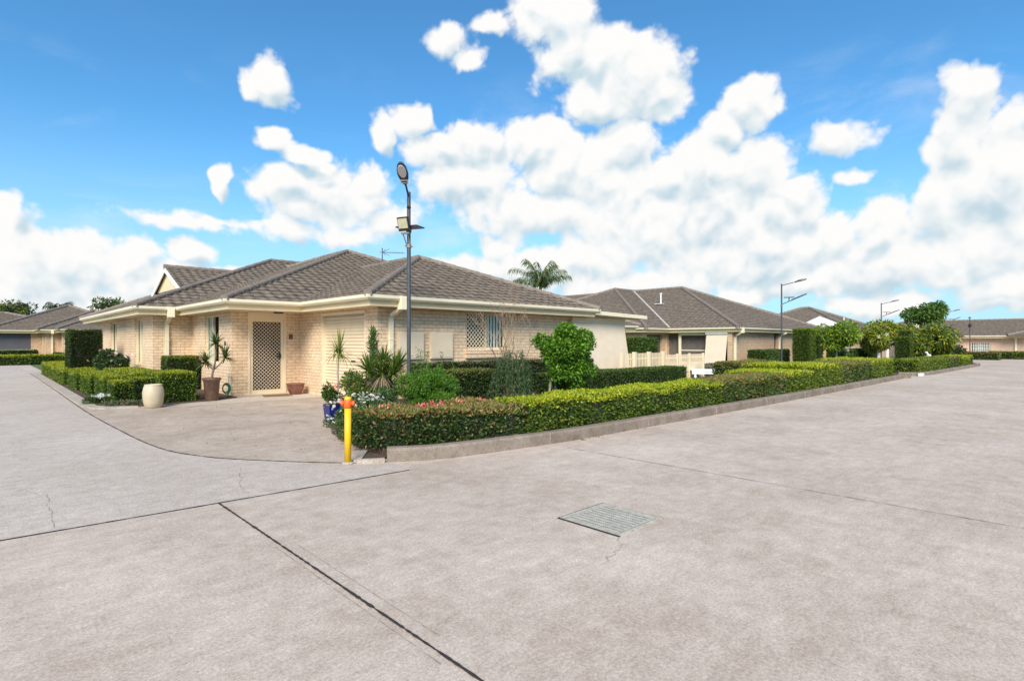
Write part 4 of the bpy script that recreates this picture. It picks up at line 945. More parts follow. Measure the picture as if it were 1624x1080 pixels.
hedge('short bright lime block of the kerb hedge directly after the middle rust stretch', rect(15.25, 17.3, 5.46, 7.2), .1, .63, LIMESIDE, LIME, .065)
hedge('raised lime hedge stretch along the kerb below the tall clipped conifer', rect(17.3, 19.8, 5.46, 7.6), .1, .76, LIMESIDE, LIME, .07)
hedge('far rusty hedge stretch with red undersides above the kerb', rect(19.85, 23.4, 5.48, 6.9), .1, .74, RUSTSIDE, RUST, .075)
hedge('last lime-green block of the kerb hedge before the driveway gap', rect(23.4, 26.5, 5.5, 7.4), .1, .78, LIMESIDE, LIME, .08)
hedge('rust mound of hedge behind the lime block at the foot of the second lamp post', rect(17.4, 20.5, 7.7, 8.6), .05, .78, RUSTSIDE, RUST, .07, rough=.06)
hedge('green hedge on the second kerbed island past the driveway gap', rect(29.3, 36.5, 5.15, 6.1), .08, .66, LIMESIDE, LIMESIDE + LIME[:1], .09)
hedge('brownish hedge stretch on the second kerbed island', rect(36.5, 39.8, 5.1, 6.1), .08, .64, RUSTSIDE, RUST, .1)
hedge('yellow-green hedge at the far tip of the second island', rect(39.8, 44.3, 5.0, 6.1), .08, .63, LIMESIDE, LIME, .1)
hedge('low dark hedge along the long far house wall, right of its lamp post', rect(62.5, 63.6, -14, 6.0), 0, .62, LIMESIDE, LIMESIDE, .14)
hedge('small rust-brown hedge before the barred far window', rect(58.5, 60.0, 5.0, 9.2), 0, .62, RUSTSIDE, RUST, .13)
# between road hedge and the near house
hedge('square dark-sided hedge in front of the meter boxes', rect(6.25, 7.85, 8.5, 9.3), .05, .88, DARK + GREEN[:1], [(.12, .14, .03, 2), (.18, .17, .04, 1)], .05)
hedge('thin dark hedge against the near house wall, under its screened window', rect(7.3, 13.6, 10.55, 11.2), .05, .93, DARK + [(.09, .05, .03, 1.5)], DARK + [(.14, .10, .04, 2)], .055)
hedge('dark clipped hedge running from the round tree to the fence post', rect(10.6, 17.1, 9.35, 10.15), .05, .62, DARK + GREEN[:2], GREEN + [(.12, .13, .03, 2)], .055)
hedge('hedge rising behind and above the picket fence beside the beige blind', rect(16.3, 17.6, 10.75, 11.5), .05, 1.60, GREEN, GREEN + LIMESIDE, .055)
hedge('flat dark hedge under the brick wall of the middle house, near its pillar', rect(29.9, 31.7, 11.8, 12.8), 0, 1.0, GREEN, GREEN, .08)
hedge('flat dark hedge under the brick wall of the middle house, behind the second lamp post', rect(31.75, 34.6, 12.3, 13.1), 0, 1.0, DARK + GREEN[:2], GREEN, .08)
hedge('grey-green low planting behind the white bench', [(20.5, 10.8), (27.5, 9.2), (29.5, 11.2), (23, 12.2)], 0, .42, [(.14, .16, .09, 3), (.08, .11, .05, 3), (.25, .17, .13, 1)], [(.16, .18, .1, 3), (.3, .2, .16, 1)], .08, rough=.06)
hedge('tall square-cut bright green conifer hedge right of the second lamp post', rect(32.7, 33.8, 10.6, 11.5), 0, 2.17, [(.075, .13, .012, 4), (.11, .17, .015, 3), (.05, .10, .01, 2), (.2, .16, .05, .35)], [(.12, .2, .015, 3), (.2, .28, .02, 2)], .09, .03)
hedge('darker slim conifer column tucked behind the tall bright one', rect(34.1, 34.9, 10.6, 11.4), 0, 1.85, DARK + GREEN[:2], GREEN, .09, .035)
hedge('dark hedge along the front of the white-gabled house', rect(39.5, 48.2, 10.9, 11.8), 0, .95, GREEN, GREEN, .1)
hedge('green stepped topiary tower between the two flowering trees', rect(37.2, 37.9, 6.9, 7.6), 0, 1.75, [(.06, .10, .012, 3), (.09, .14, .015, 3)], LIMESIDE, .08, .03)
hedge('taller back half of the topiary tower by the flowering trees', rect(38.0, 38.7, 7.0, 7.6), 0, 2.1, [(.06, .10, .012, 3), (.09, .14, .015, 3)], LIMESIDE, .08, .03)
# left garden
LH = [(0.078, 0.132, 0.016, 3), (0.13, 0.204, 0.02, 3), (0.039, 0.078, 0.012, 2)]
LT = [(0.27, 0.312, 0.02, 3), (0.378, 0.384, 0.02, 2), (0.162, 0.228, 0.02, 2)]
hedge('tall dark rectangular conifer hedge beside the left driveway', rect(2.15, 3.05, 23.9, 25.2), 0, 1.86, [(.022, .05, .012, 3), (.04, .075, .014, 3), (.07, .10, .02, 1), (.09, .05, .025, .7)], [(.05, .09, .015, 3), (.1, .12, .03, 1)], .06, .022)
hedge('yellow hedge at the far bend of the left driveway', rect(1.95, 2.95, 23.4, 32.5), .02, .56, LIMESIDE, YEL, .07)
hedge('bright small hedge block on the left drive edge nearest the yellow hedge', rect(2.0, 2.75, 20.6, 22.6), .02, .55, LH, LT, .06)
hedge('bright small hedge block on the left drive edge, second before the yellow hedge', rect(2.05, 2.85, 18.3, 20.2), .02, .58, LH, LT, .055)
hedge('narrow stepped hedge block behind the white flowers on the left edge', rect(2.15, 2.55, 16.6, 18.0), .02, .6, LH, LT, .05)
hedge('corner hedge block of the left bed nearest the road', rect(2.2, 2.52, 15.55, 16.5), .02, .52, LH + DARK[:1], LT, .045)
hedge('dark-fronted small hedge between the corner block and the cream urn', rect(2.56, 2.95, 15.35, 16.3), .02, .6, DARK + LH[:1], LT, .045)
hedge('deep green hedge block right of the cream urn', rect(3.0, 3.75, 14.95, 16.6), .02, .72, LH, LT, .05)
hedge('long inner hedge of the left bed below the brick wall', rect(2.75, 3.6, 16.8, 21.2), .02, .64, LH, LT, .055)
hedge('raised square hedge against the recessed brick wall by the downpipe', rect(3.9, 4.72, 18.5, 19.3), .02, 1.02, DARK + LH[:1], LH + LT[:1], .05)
hedge('yellow-green hedge along the turn in front of the far left house', rect(-4.0, 4.0, 46.2, 47.4), 0, .62, LH, YEL, .12)
hedge('dark small hedge under the grey blind of the far left house', rect(.6, 3.2, 57.2, 58.4), 0, .78, DARK + GREEN[:1], GREEN, .12)
hedge('dark small hedge under the downpipe of the far left house', rect(3.95, 5.1, 53.8, 54.6), 0, .62, DARK, GREEN, .12)

b = MB(); n = 260; t_ = rng.random(n); P = np.c_[6.4 + 20*t_**1.4, 5.235 - np.abs(rng.normal(0, .05, n)), np.full(n, .006)]
P2 = np.c_[rng.uniform(2.3, 6, 90), rng.uniform(5.9, 14, 90), np.full(90, .01)]
for q in (P, P2): leaves(b, q, unit(np.c_[rng.normal(0, 1, (len(q), 2)), np.full(len(q), .05)]), .035, .016, [(.22, .13, .06, 3), (.13, .08, .04, 2), (.3, .24, .12, 1), (.10, .12, .03, 1)], .3, up=0)
tag(b.build('leaf_litter', M['dryleaf']), 'scattered dead leaves along the kerb foot and driveway', 'leaf litter', kind='stuff')
# ---------------------------------------------------------------- shrubs, trees and pot plants
def plant_root(name, label, cat, x, y, z=0, group=None): return thing(name, label, cat, (x, y, z), group)
# round citrus
t = plant_root('small_tree', 'round glossy green small tree in front of the beige patio blind', 'tree', 9.2, 7.95)
b = MB(); rs = np.random.default_rng(3)
for a in (-.35, .12, .4): b.tube([(9.05 + a*.3, 8.1, .05), (9.05 + a*.6, 8.12 + a*.2, .4), (9.15 + a*.8, 8.12 + a*.3, .85), (9.2 + a*.9, 8.1, 1.3)], [.032, .028, .022, .012], 7)
b.build('trunk', M['trunk_pale'], t)
b = MB(); CIT = [(0.081, 0.196, 0.012, 3), (0.127, 0.276, 0.018, 3), (0.184, 0.345, 0.025, 2), (0.04, 0.103, 0.01, 2)]
clump_crown(b, clumps_in((9.22, 7.97, 1.3), .54, .48, 34, .19, 15) + [(8.9, 7.95, 1.2, .2, .18), (8.83, 8.0, 1.3, .15, .13), (8.98, 7.9, 1.02, .2, .18), (9.05, 7.9, 1.55, .2, .18), (9.05, 7.85, 1.1, .24, .22), (9.0, 7.9, .8, .2, .2)] + clumps_in((9.3, 7.9, .72), .42, .3, 18, .17, 6) + clumps_in((8.95, 7.9, .85), .25, .2, 7, .15, 7), CIT, .075, .042, 1.15, .2)
b.build('crown', M['leaf'], t)
# weeping shrub
t = plant_root('weeping_shrub', 'grey-green weeping shrub below the bare twigs', 'shrub', 7.55, 7.85)
b = MB(); b.tube([(7.55, 7.85, 0), (7.53, 7.87, .6), (7.55, 7.85, 1.1)], [.03, .025, .012], 7); b.build('trunk', M['trunk'], t)
b = MB(); WE = [(.05, .095, .03, 3), (.08, .13, .045, 3), (.03, .06, .018, 2), (.11, .16, .06, 1)]
for i in range(430):
    a = rng.uniform(0, 2*math.pi); rr = (.40 + .13*math.sin(3*a + 1) + .06*math.sin(7*a))*math.sqrt(rng.random()); zt = 1.22 - .55*(rr/.44)**2 + rng.normal(0, .1); L_ = rng.uniform(.25, .75); n = int(L_*42)
    tt = np.sort(rng.random(n)); P = np.c_[7.55 + math.cos(a)*(rr + .06*tt), 7.85 + math.sin(a)*(rr + .06*tt), np.maximum(zt - tt*L_, .06)] + rng.normal(0, .012, (n, 3))
    leaves(b, P, np.tile([math.cos(a)*.5, math.sin(a)*.5, -.8], (n, 1)), .055, .012, WE, .35, .2, up=0)
b.build('crown', M['leaf'], t)
# bare shrub
t = plant_root('bare_shrub', 'leafless pale-twigged shrub against the wall by the barred window', 'shrub', 8.15, 8.6)
b = MB(); rs = np.random.default_rng(11)
for d0, L0 in (((.05, .05, 1), .75), ((-.15, .1, 1), .7), ((.32, .0, 1), .75), ((.1, -.1, 1), .8)):
    branches(b, (8.15 + d0[0]*.3, 8.6, .1 if d0[0] < .3 else .3), d0, L0 + .12, .022, 5, rs, bend=.32, split=(2, 3), up=.8)
b.build('branches', M['twig'], t)
# fern-like bush with upright spires
t = plant_root('feathery_bush', 'bright feathery green bush with upright spikes at the lamp post foot', 'shrub', 5.55, 7.95)
b = MB(); b.tube([(5.55, 7.95, 0), (5.55, 7.95, .6)], .025, 6); b.build('stem', M['trunk'], t)
b = MB(); FE = [(0.077, 0.189, 0.018, 3), (0.126, 0.27, 0.024, 3), (0.049, 0.115, 0.014, 2), (0.196, 0.338, 0.036, 1)]
clump_crown(b, clumps_in((5.6, 7.95, .52), .56, .4, 26, .17, 8), FE, .05, .012, 1.1, .1, .5)
for i in range(280):
    a = rng.uniform(0, 2*math.pi); e_ = rng.uniform(-.1, 1.25); d = np.array((math.cos(a)*math.cos(e_), math.sin(a)*math.cos(e_), math.sin(e_))); L_ = rng.uniform(.35, .75); q = rng.random(46)[:, None]
    P = np.array((5.55, 7.95, .5)) + d*L_*q - np.array((0, 0, .25))*q**2*L_ + rng.normal(0, .008, (46, 3)); leaves(b, P, np.tile(d, (46, 1)), .05, .011, FE, .7)
for i in range(16):
    x, y = 5.6 + rng.normal(0, .3), 7.95 + rng.normal(0, .2); h = rng.uniform(.9, 1.4); n = 130
    z = rng.uniform(.3, h, n); P = np.c_[x + rng.normal(0, .012, n) + (z - .3)*rng.normal(0, .08), np.full(n, y) + rng.normal(0, .012, n), z]; leaves(b, P, unit(np.c_[rng.normal(0, 1, (n, 2)), np.full(n, .8)]), .05, .012, FE, .3)
b.build('crown', M['leaf'], t)
# yucca with dead skirt
t = plant_root('yucca', 'thick spiky yucca head on a short trunk with a skirt of dry leaves', 'yucca', 4.95, 8.4)
b = MB(); b.tube([(4.95, 8.4, 0), (4.97, 8.42, .5), (4.98, 8.42, .95)], [.07, .06, .05], 9); b.build('trunk', M['trunk'], t)
b = MB(); YU = [(0.108, 0.18, 0.028, 3), (0.18, 0.264, 0.039, 3), (0.06, 0.108, 0.02, 2), (0.324, 0.36, 0.066, 1)]
for c0 in ((4.98, 8.42, .93), (5.2, 8.3, 1.0), (4.76, 8.5, .96), (5.05, 8.5, 1.08), (5.1, 8.25, .9)): rosette(b, c0, 120, .38, .028, .35, YU, (-.25, 1.4))
b.build('crown', M['leaf'], t)
b = MB(); rosette(b, (4.98, 8.42, .88), 120, .42, .016, 1.6, [(.30, .22, .13, 3), (.42, .34, .22, 2), (.16, .11, .06, 2)], (-.7, .1)); b.build('dry_leaves', M['dryleaf'], t)
# upright euphorbia
t = plant_root('upright_succulent', 'narrow upright spiny green succulent before the garage corner', 'succulent', 5.3, 9.3)
b = MB(); b.tube([(5.3, 9.3, 0), (5.31, 9.3, .9), (5.3, 9.31, 1.62)], [.035, .03, .012], 8); b.tube([(5.3, 9.3, .8), (5.36, 9.26, 1.2), (5.37, 9.26, 1.45)], [.025, .022, .01], 8); b.build('stem', M['hose'] if False else M['trunk'], t)
b = MB(); n = 700; z = rng.uniform(.75, 1.66, n); P = np.c_[5.3 + rng.normal(0, .025, n), 9.3 + rng.normal(0, .025, n), z]; leaves(b, P, unit(np.c_[rng.normal(0, 1, (n, 2)), np.full(n, 1.1)]), .12, .02, [(.06, .13, .03, 3), (.11, .2, .04, 2)], .45); b.build('leaves', M['leaf'], t)
# rose bush
t = plant_root('rose_bush', 'loose flowering bush with pale pink blooms between blue pot and yucca', 'shrub', 4.98, 8.95)
b = MB(); rs = np.random.default_rng(5); tips = []
for d0 in ((.2, 0, 1), (-.3, .1, 1), (.05, -.3, 1), (.45, .1, .9)): tips += branches(b, (4.98, 8.95, .02), d0, .42, .014, 2, rs, bend=.3, up=.6)
b.build('branches', M['trunk'], t)
b = MB(); RO = [(0.065, 0.13, 0.024, 3), (0.13, 0.208, 0.03, 3), (0.221, 0.26, 0.036, 1.5), (0.26, 0.091, 0.048, 0.7)]
clump_crown(b, [(p[0], p[1], p[2], .13, .12) for p in tips] + clumps_in((4.95, 8.85, .5), .36, .36, 20, .14, 2), RO, .05, .03, .8, .1, .8); b.build('crown', M['leaf'], t)
b = MB(); daisies(b, [np.array((4.98 + rng.normal(0, .18), 8.75 + rng.normal(0, .12), rng.uniform(.65, 1.0))) for _ in range(9)], .05, [(.8, .55, .5, 2), (.8, .7, .55, 2)], petals=11); b.build('blooms', M['petal'], t)
# daisies
t = plant_root('daisy_bush', 'sprawling bush of white daisies beside the yellow post', 'daisies', 4.3, 7.75)
b = MB(); clump_crown(b, clumps_in((4.35, 7.8, .26), .42, .16, 22, .16, 12) + clumps_in((3.95, 7.6, .09), .36, .05, 14, .10, 13) + clumps_in((4.62, 8.1, .45), .28, .2, 8, .16, 14) + clumps_in((4.42, 8.72, .08), .3, .04, 14, .11, 15), [(.06, .12, .025, 3), (.11, .18, .05, 3), (.17, .24, .1, 1.5), (.03, .06, .015, 2)], .045, .014, .95, .05, .6); b.build('foliage', M['leaf'], t)
b = MB(); pts = []
for _ in range(130):
    x, y = rng.normal(4.36, .30), rng.normal(7.8, .26); pts.append(np.array((x, y, .20 + .36*max(0, 1 - ((x-4.35)/.8)**2 - ((y-8.0)/.9)**2) + rng.uniform(0, .12))))
for _ in range(46): pts.append(np.array((rng.normal(4.4, .17), rng.normal(8.7, .2), rng.uniform(.14, .22))))
daisies(b, pts, .027, [(.80, .75, .70, 4), (.72, .66, .70, 1)]); b.build('blooms', M['petal'], t)
# blue pot with dracaena and geranium
t = thing('planter_pot', 'square cobalt blue glazed pot at the driveway edge', 'plant pot', (4.62, 9.55, 0), 'garden pots')
b = MB(); b.hexa([(4.52, 9.43, .0), (4.74, 9.43, .0), (4.74, 9.65, .0), (4.52, 9.65, .0), (4.49, 9.40, .32), (4.77, 9.40, .32), (4.77, 9.68, .32), (4.49, 9.68, .32)]); b.build('pot', M['blueglaze'], t, bevel=.012)
b = MB(); b.box(4.51, 4.75, 9.42, 9.66, .322, .33); b.build('potting_soil', M['soil'], t)
t = thing('dracaena', 'slender dracaena with a drooping yellow-green mop of leaves, growing from the blue pot', 'dracaena', (4.68, 9.6, .35))
b = MB(); b.tube([(4.70, 9.6, .35), (4.76, 9.6, .62), (4.75, 9.61, .9), (4.78, 9.62, 1.22)], [.024, .02, .018, .016], 8); b.build('stem', M['trunk_pale'], t)
b = MB(); DRA = [(.20, .24, .04, 3), (.28, .30, .06, 3), (.13, .18, .03, 2)]
rosette(b, (4.78, 9.62, 1.22), 70, .42, .022, 1.9, DRA, (.2, 1.45)); rosette(b, (4.78, 9.62, 1.24), 26, .5, .018, .5, DRA, (1.15, 1.55)); b.build('leaves', M['leaf'], t)
t = thing('geranium', 'coral flowering geranium filling the blue pot', 'geranium', (4.6, 9.5, .35))
b = MB(); clump_crown(b, clumps_in((4.6, 9.5, .5), .14, .1, 9, .09, 20), GREEN + [(.1, .2, .03, 2)], .05, .035, .9, .1); clump_crown(b, [(4.5, 9.42, .55, .06, .2), (4.46, 9.45, .6, .05, .16)], [(.08, .12, .02, 1)], .07, .02, .5, 0); b.build('leaves', M['leaf'], t)
b = MB(); daisies(b, [np.array((4.62 + rng.normal(0, .045), 9.44 + rng.normal(0, .04), .66 + rng.normal(0, .03))) for _ in range(26)] + [np.array((4.68 + rng.normal(0, .04), 9.3, .42 + rng.normal(0, .02))) for _ in range(9)], .026, [(.85, .14, .12, 3), (.85, .3, .2, 1)], petals=5); b.build('blooms', M['petal'], t)
# rosy ground blooms left bed
t = plant_root('rose_bush', 'dark rose bush with a few white and pink blooms beside the tall left hedge', 'shrub', 3.1, 21.6)
b = MB(); b.tube([(3.1, 21.6, 0), (3.1, 21.6, .8)], .03, 6); b.build('stem', M['trunk'], t)
b = MB(); clump_crown(b, clumps_in((3.1, 21.7, .75), .38, .42, 16, .22, 31), DARK + GREEN[:1], .07, .045, 1.0, .1); b.build('crown', M['leaf'], t)
b = MB(); daisies(b, [np.array((3.1 + rng.normal(0, .3), 21.25 + rng.normal(0, .15), rng.uniform(.5, 1.2))) for _ in range(24)], .06, [(.85, .8, .78, 3), (.8, .45, .4, 1), (.8, .7, .35, 1)], petals=10); b.build('blooms', M['petal'], t)
t = plant_root('daisy_bush', 'little clump of white flowers at the edge of the left bed', 'daisies', 1.98, 15.8)
b = MB(); clump_crown(b, clumps_in((2.0, 15.95, .08), .22, .05, 9, .1, 41), GREEN, .05, .02, .9); b.build('foliage', M['leaf'], t)
b = MB(); daisies(b, [np.array((2.0 + rng.normal(0, .1), 15.95 + rng.normal(0, .18), .17 + rng.uniform(0, .07))) for _ in range(40)], .04, [(.88, .87, .82, 1)]); b.build('blooms', M['petal'], t)
b = MB(); n = 2600; P = np.c_[rng.uniform(1.95, 3.9, n), rng.uniform(14.85, 15.6, n), rng.uniform(.03, .10, n)]; P = P[(P[:, 1] > 14.8 + .25*np.abs(P[:, 0] - 2.6) - .0)]
leaves(b, P, np.tile([0, 0, 1.], (len(P), 1)), .05, .02, [(.09, .13, .04, 3), (.14, .17, .08, 2), (.12, .08, .05, 2)], .9); tag(b.build('ground_cover', M['leaf']), 'low ground cover along the front of the left bed', 'ground cover', kind='stuff')
b = MB(); n = 2200; P = np.c_[rng.uniform(3.3, 5.2, n), rng.uniform(6.0, 7.4, n), rng.uniform(.04, .12, n)]; P = P[P[:, 0] > 3.45 + .15]; 
leaves(b, P, np.tile([0, 0, 1.], (len(P), 1)), .045, .022, [(.20, .13, .07, 3), (.12, .07, .04, 3), (.30, .22, .14, 1)], .9, mi=0); tag(b.build('leaf_litter', M['dryleaf']), 'dry leaf litter on the soil by the kerb end', 'leaf litter', kind='stuff')

# potted dracaena by the door
t = thing('planter_pot', 'tall tapered brown clay pot by the brick pier', 'plant pot', (4.1, 14.98, 0), 'garden pots')
b = MB(); b.lathe([(0, 0), (.13, 0), (.145, .02), (.185, .5), (.21, .52), (.21, .57), (.185, .57), (.175, .5), (.0, .5)], (4.1, 14.98, .0)); b.build('pot', M['terracotta'], t)
b = MB(); b.lathe([(0, .51), (.176, .505)], (4.1, 14.98, 0)); b.build('potting_soil', M['soil'], t)
t = thing('dracaena', 'three-headed spiky dracaena growing in the brown pot', 'dracaena', (4.1, 14.98, .5))
b = MB(); heads = [(3.98, 15.06, .97), (4.2, 15.0, 1.42), (4.38, 14.86, 1.08)]
b.tube([(4.1, 14.98, .5), (4.12, 14.98, .68), (4.16, 14.97, .82)], [.03, .026, .022], 8); b.tube([(4.14, 14.97, .76), (4.05, 15.02, .87), heads[0]], [.02, .017, .015], 7)
b.tube([(4.15, 14.97, .8), (4.2, 14.98, 1.1), heads[1]], [.022, .018, .015], 7); b.tube([(4.16, 14.97, .78), (4.28, 14.9, .92), heads[2]], [.017, .014, .012], 7); b.build('stem', M['trunk'], t)
b = MB()
for h in heads: rosette(b, h, 70, .36, .034, .6, [(.06, .095, .02, 3), (.10, .14, .03, 2), (.16, .18, .05, 1)], (-.5, 1.4))
b.build('leaves', M['leaf'], t)
t = thing('plant_urn', 'plump cream stoneware urn at the corner of the left hedge', 'urn', (2.74, 14.3, 0), 'garden pots')
b = MB(); b.lathe([(0, 0), (.135, .0), (.16, .02), (.19, .13), (.207, .27), (.205, .36), (.185, .46), (.165, .50), (.172, .52), (.158, .52), (.148, .49), (.16, .3), (0, .3)], (2.74, 14.3, .0), 36); b.build('body', M['urn'], t)
t = thing('planter_bowl', 'glossy reddish-brown bowl on the porch right of the door', 'bowl', (6.28, 15.22, 0), 'garden pots')
b = MB(); b.lathe([(0, .0), (.14, .0), (.15, .02), (.2, .1), (.225, .2), (.235, .27), (.25, .285), (.25, .3), (.22, .3), (.2, .22), (.0, .12)], (6.28, 15.22, .01), 36); b.build('body', M['bronze'], t)
b = MB(); b.hexa([(5.36, 14.95, .008), (6.02, 14.78, .008), (6.12, 15.32, .008), (5.46, 15.42, .008), (5.36, 14.95, .028), (6.02, 14.78, .028), (6.12, 15.32, .028), (5.46, 15.42, .028)]); tag(b.build('doormat', M['mat']), 'brown coir doormat before the lattice door', 'doormat')
t = thing('hose_reel', 'green garden hose coiled at a tap on the brick pier', 'hose', (4.62, 15.62, 0))
b = MB()
for k in range(7):
    a = np.linspace(0, 2*math.pi, 28); rr = .075 + .006*k; b.tube(np.c_[4.62 + rr*np.cos(a)*.75, 15.66 - .012*k + rr*np.cos(a)*-.5, (.24 + rr*np.sin(a)*1.25)], .010, 6, 0, False)
b.tube([(4.68, 15.6, .12), (4.58, 15.5, .03), (4.4, 15.35, .02), (4.3, 15.2, .02)], .011, 6); b.build('hose', M['hose'], t)
b = MB(); b.tube([(4.72, 15.76, 0), (4.72, 15.76, .58)], .014, 8); b.tube([(4.72, 15.76, .56), (4.72, 15.66, .55), (4.72, 15.64, .5)], .016, 8); b.lathe([(0, .6), (.03, .6), (.03, .62), (0, .62)], (4.72, 15.76, 0), 10); b.build('tap', M['steel'], t)

# yellow post
t = thing('marker_post', 'bright yellow post with orange capped top at the kerb corner', 'marker post', (3.16, 6.13, 0))
b = MB(); b.lathe([(0, 0), (.039, 0), (.039, .66), (0, .66)], (3.16, 6.13, 0), 28); b.build('post', M['yellow'], t)
b = MB(); b.lathe([(.04, .665), (.045, .67), (.045, .76), (.04, .765)], (3.16, 6.13, 0), 28)
dv = np.array([math.sin(TH), -math.cos(TH), 0]); c0 = np.array([3.16, 6.13, .72])
for s3 in (-1, 1): b.tube([c0 + dv*.03*s3, c0 + dv*.05*s3, c0 + dv*.055*s3, c0 + dv*.08*s3, c0 + dv*.085*s3], [.016, .02, .030, .028, .012], 14)
b.build('collar', M['orange'], t)
b = MB(); b.lathe([(.04, .763), (.04, .785), (.028, .798), (0, .80)], (3.16, 6.13, 0), 28); b.build('cap', M['yellow'], t)
b = MB(); b.lathe([(0, .0), (.075, 0), (.068, .01), (.04, .018)], (3.16, 6.13, .004), 12); b.build('footing', M['kerb_pale'], t)

# access cover in the road
t = thing('access_cover', 'square galvanised access cover set in the concrete road', 'access cover', (3.74, 2.72, 0))
b = MB(); x0, x1, y0, y1 = 3.44, 4.03, 2.42, 3.02
for a in ((x0, x1, y0, y0 + .035), (x0, x1, y1 - .035, y1), (x0, x0 + .035, y0 + .035, y1 - .035), (x1 - .035, x1, y0 + .035, y1 - .035)): b.box(*a, .0, .0085)
b.build('frame', M['steel'], t)
b = MB(); b.box(x0 + .005, x1 - .005, y0 + .005, y1 - .005, .0, .0055); 
for a in ((x0 - .018, x1 + .012, y1, y1 + .014), (x0 - .018, x0, y0, y1), (x1, x1 + .010, y0, y1)): b.box(*a, 0, .006)
b.build('gap', M['joint'], t)
b = MB(); b.box(x0 + .043, x1 - .043, y0 + .043, y1 - .043, .001, .009)
for i in range(9):
    for k in range(26): 
        b.box(x0 + .07 + i*.053, x0 + .075 + i*.053, y0 + .06 + k*.0185, y0 + .070 + k*.0185, .009, .0115, 1)
b.build('cover', [M['steel'], M['lamp']], t)

# fence with gate, bench
FE_ = thing('picket_fence', 'cream metal picket fence with solid lower panels between the two houses', 'fence', (17.3, 10.4, 0))
b = MB()
for x, w_, h_ in ((14.9, .06, 1.12), (15.6, .06, 1.12), (16.47, .06, 1.12), (17.36, .06, 1.12), (18.35, .04, 1.03), (19.23, .04, 1.03), (20.3, .04, 1.03)): b = MB(); b.box(x - w_, x + w_, 10.42 - w_, 10.42 + w_, 0, h_); b.build('fence_post', M['cream'], FE_, bevel=.006)
b = MB(); x = 15.0
while x < 17.3: b.box(x, x + .026, 10.40, 10.425, .1, 1.08); x += .088
x = 17.45
while x < 20.2: b.box(x, x + .022, 10.40, 10.425, .62, 1.0); x += .085
b.build('pickets', M['cream'], FE_)
b = MB(); b.box(14.9, 17.34, 10.427, 10.455, .88, .92); b.box(14.9, 17.34, 10.427, 10.455, .14, .18); b.box(17.4, 20.3, 10.427, 10.455, .86, .9); b.build('rail', M['cream'], FE_)
b = MB(); b.box(17.42, 18.31, 10.40, 10.44, .02, .33); b.box(18.39, 19.19, 10.40, 10.44, .02, .33); b.box(19.27, 20.26, 10.40, 10.44, .02, .33); b.box(17.42, 20.26, 10.405, 10.435, .34, .64); b.build('solid_panel', M['cream'], FE_)
t = thing('garden_bench', 'white slatted bench behind the lime hedge', 'bench', (0, 0, 0))
b = MB()
for k in range(4): b.box(-.55, .55, -.19 + k*.098, -.105 + k*.098, .35, .39)
for k in range(2): b.box(-.55, .55, -.215, -.195, .235 + k*.075, .30 + k*.075)
b.build('seat', M['white'], t)
for sx in (-1, 1):
    b = MB(); b.hexa([(sx*.43 - .03, -.24, 0), (sx*.43 + .03, -.24, 0), (sx*.43 + .03, -.18, 0), (sx*.43 - .03, -.18, 0), (sx*.43 - .03, -.16, .35), (sx*.43 + .03, -.16, .35), (sx*.43 + .03, -.10, .35), (sx*.43 - .03, -.10, .35)])
    b.hexa([(sx*.43 - .03, .18, 0), (sx*.43 + .03, .18, 0), (sx*.43 + .03, .24, 0), (sx*.43 - .03, .24, 0), (sx*.43 - .03, .10, .35), (sx*.43 + .03, .10, .35), (sx*.43 + .03, .16, .35), (sx*.43 - .03, .16, .35)]); b.build('leg', M['white'], t)
t.scale = (1.15, 1.15, 1.1); t.location = (19.7, 10.0, 0); t.rotation_euler.z = R(-40)
b = MB(); b.hexa([(38.9, 6.35, .62), (39.22, 6.25, .62), (39.27, 6.37, .62), (38.95, 6.47, .62), (38.92, 6.36, .78), (39.2, 6.28, .75), (39.25, 6.36, .75), (38.97, 6.45, .78)])
b.tube([(38.97, 6.42, .0), (38.97, 6.4, .64)], .035, 6); b.tube([(39.2, 6.31, .0), (39.2, 6.31, .64)], .035, 6); b.tube([(38.96, 6.4, .74), (38.88, 6.43, .86), (38.8, 6.46, .87)], [.07, .06, .03], 8)
tag(b.build('garden_ornament', M['white']), 'small white animal ornament on the far island hedge', 'ornament')
b = MB(); b.box(28.75, 29.15, 4.9, 5.05, 0, .12); tag(b.build('edging_stone', M['white'], bevel=.02), 'small white painted stone at the tip of the second kerbed island', 'edging stone')

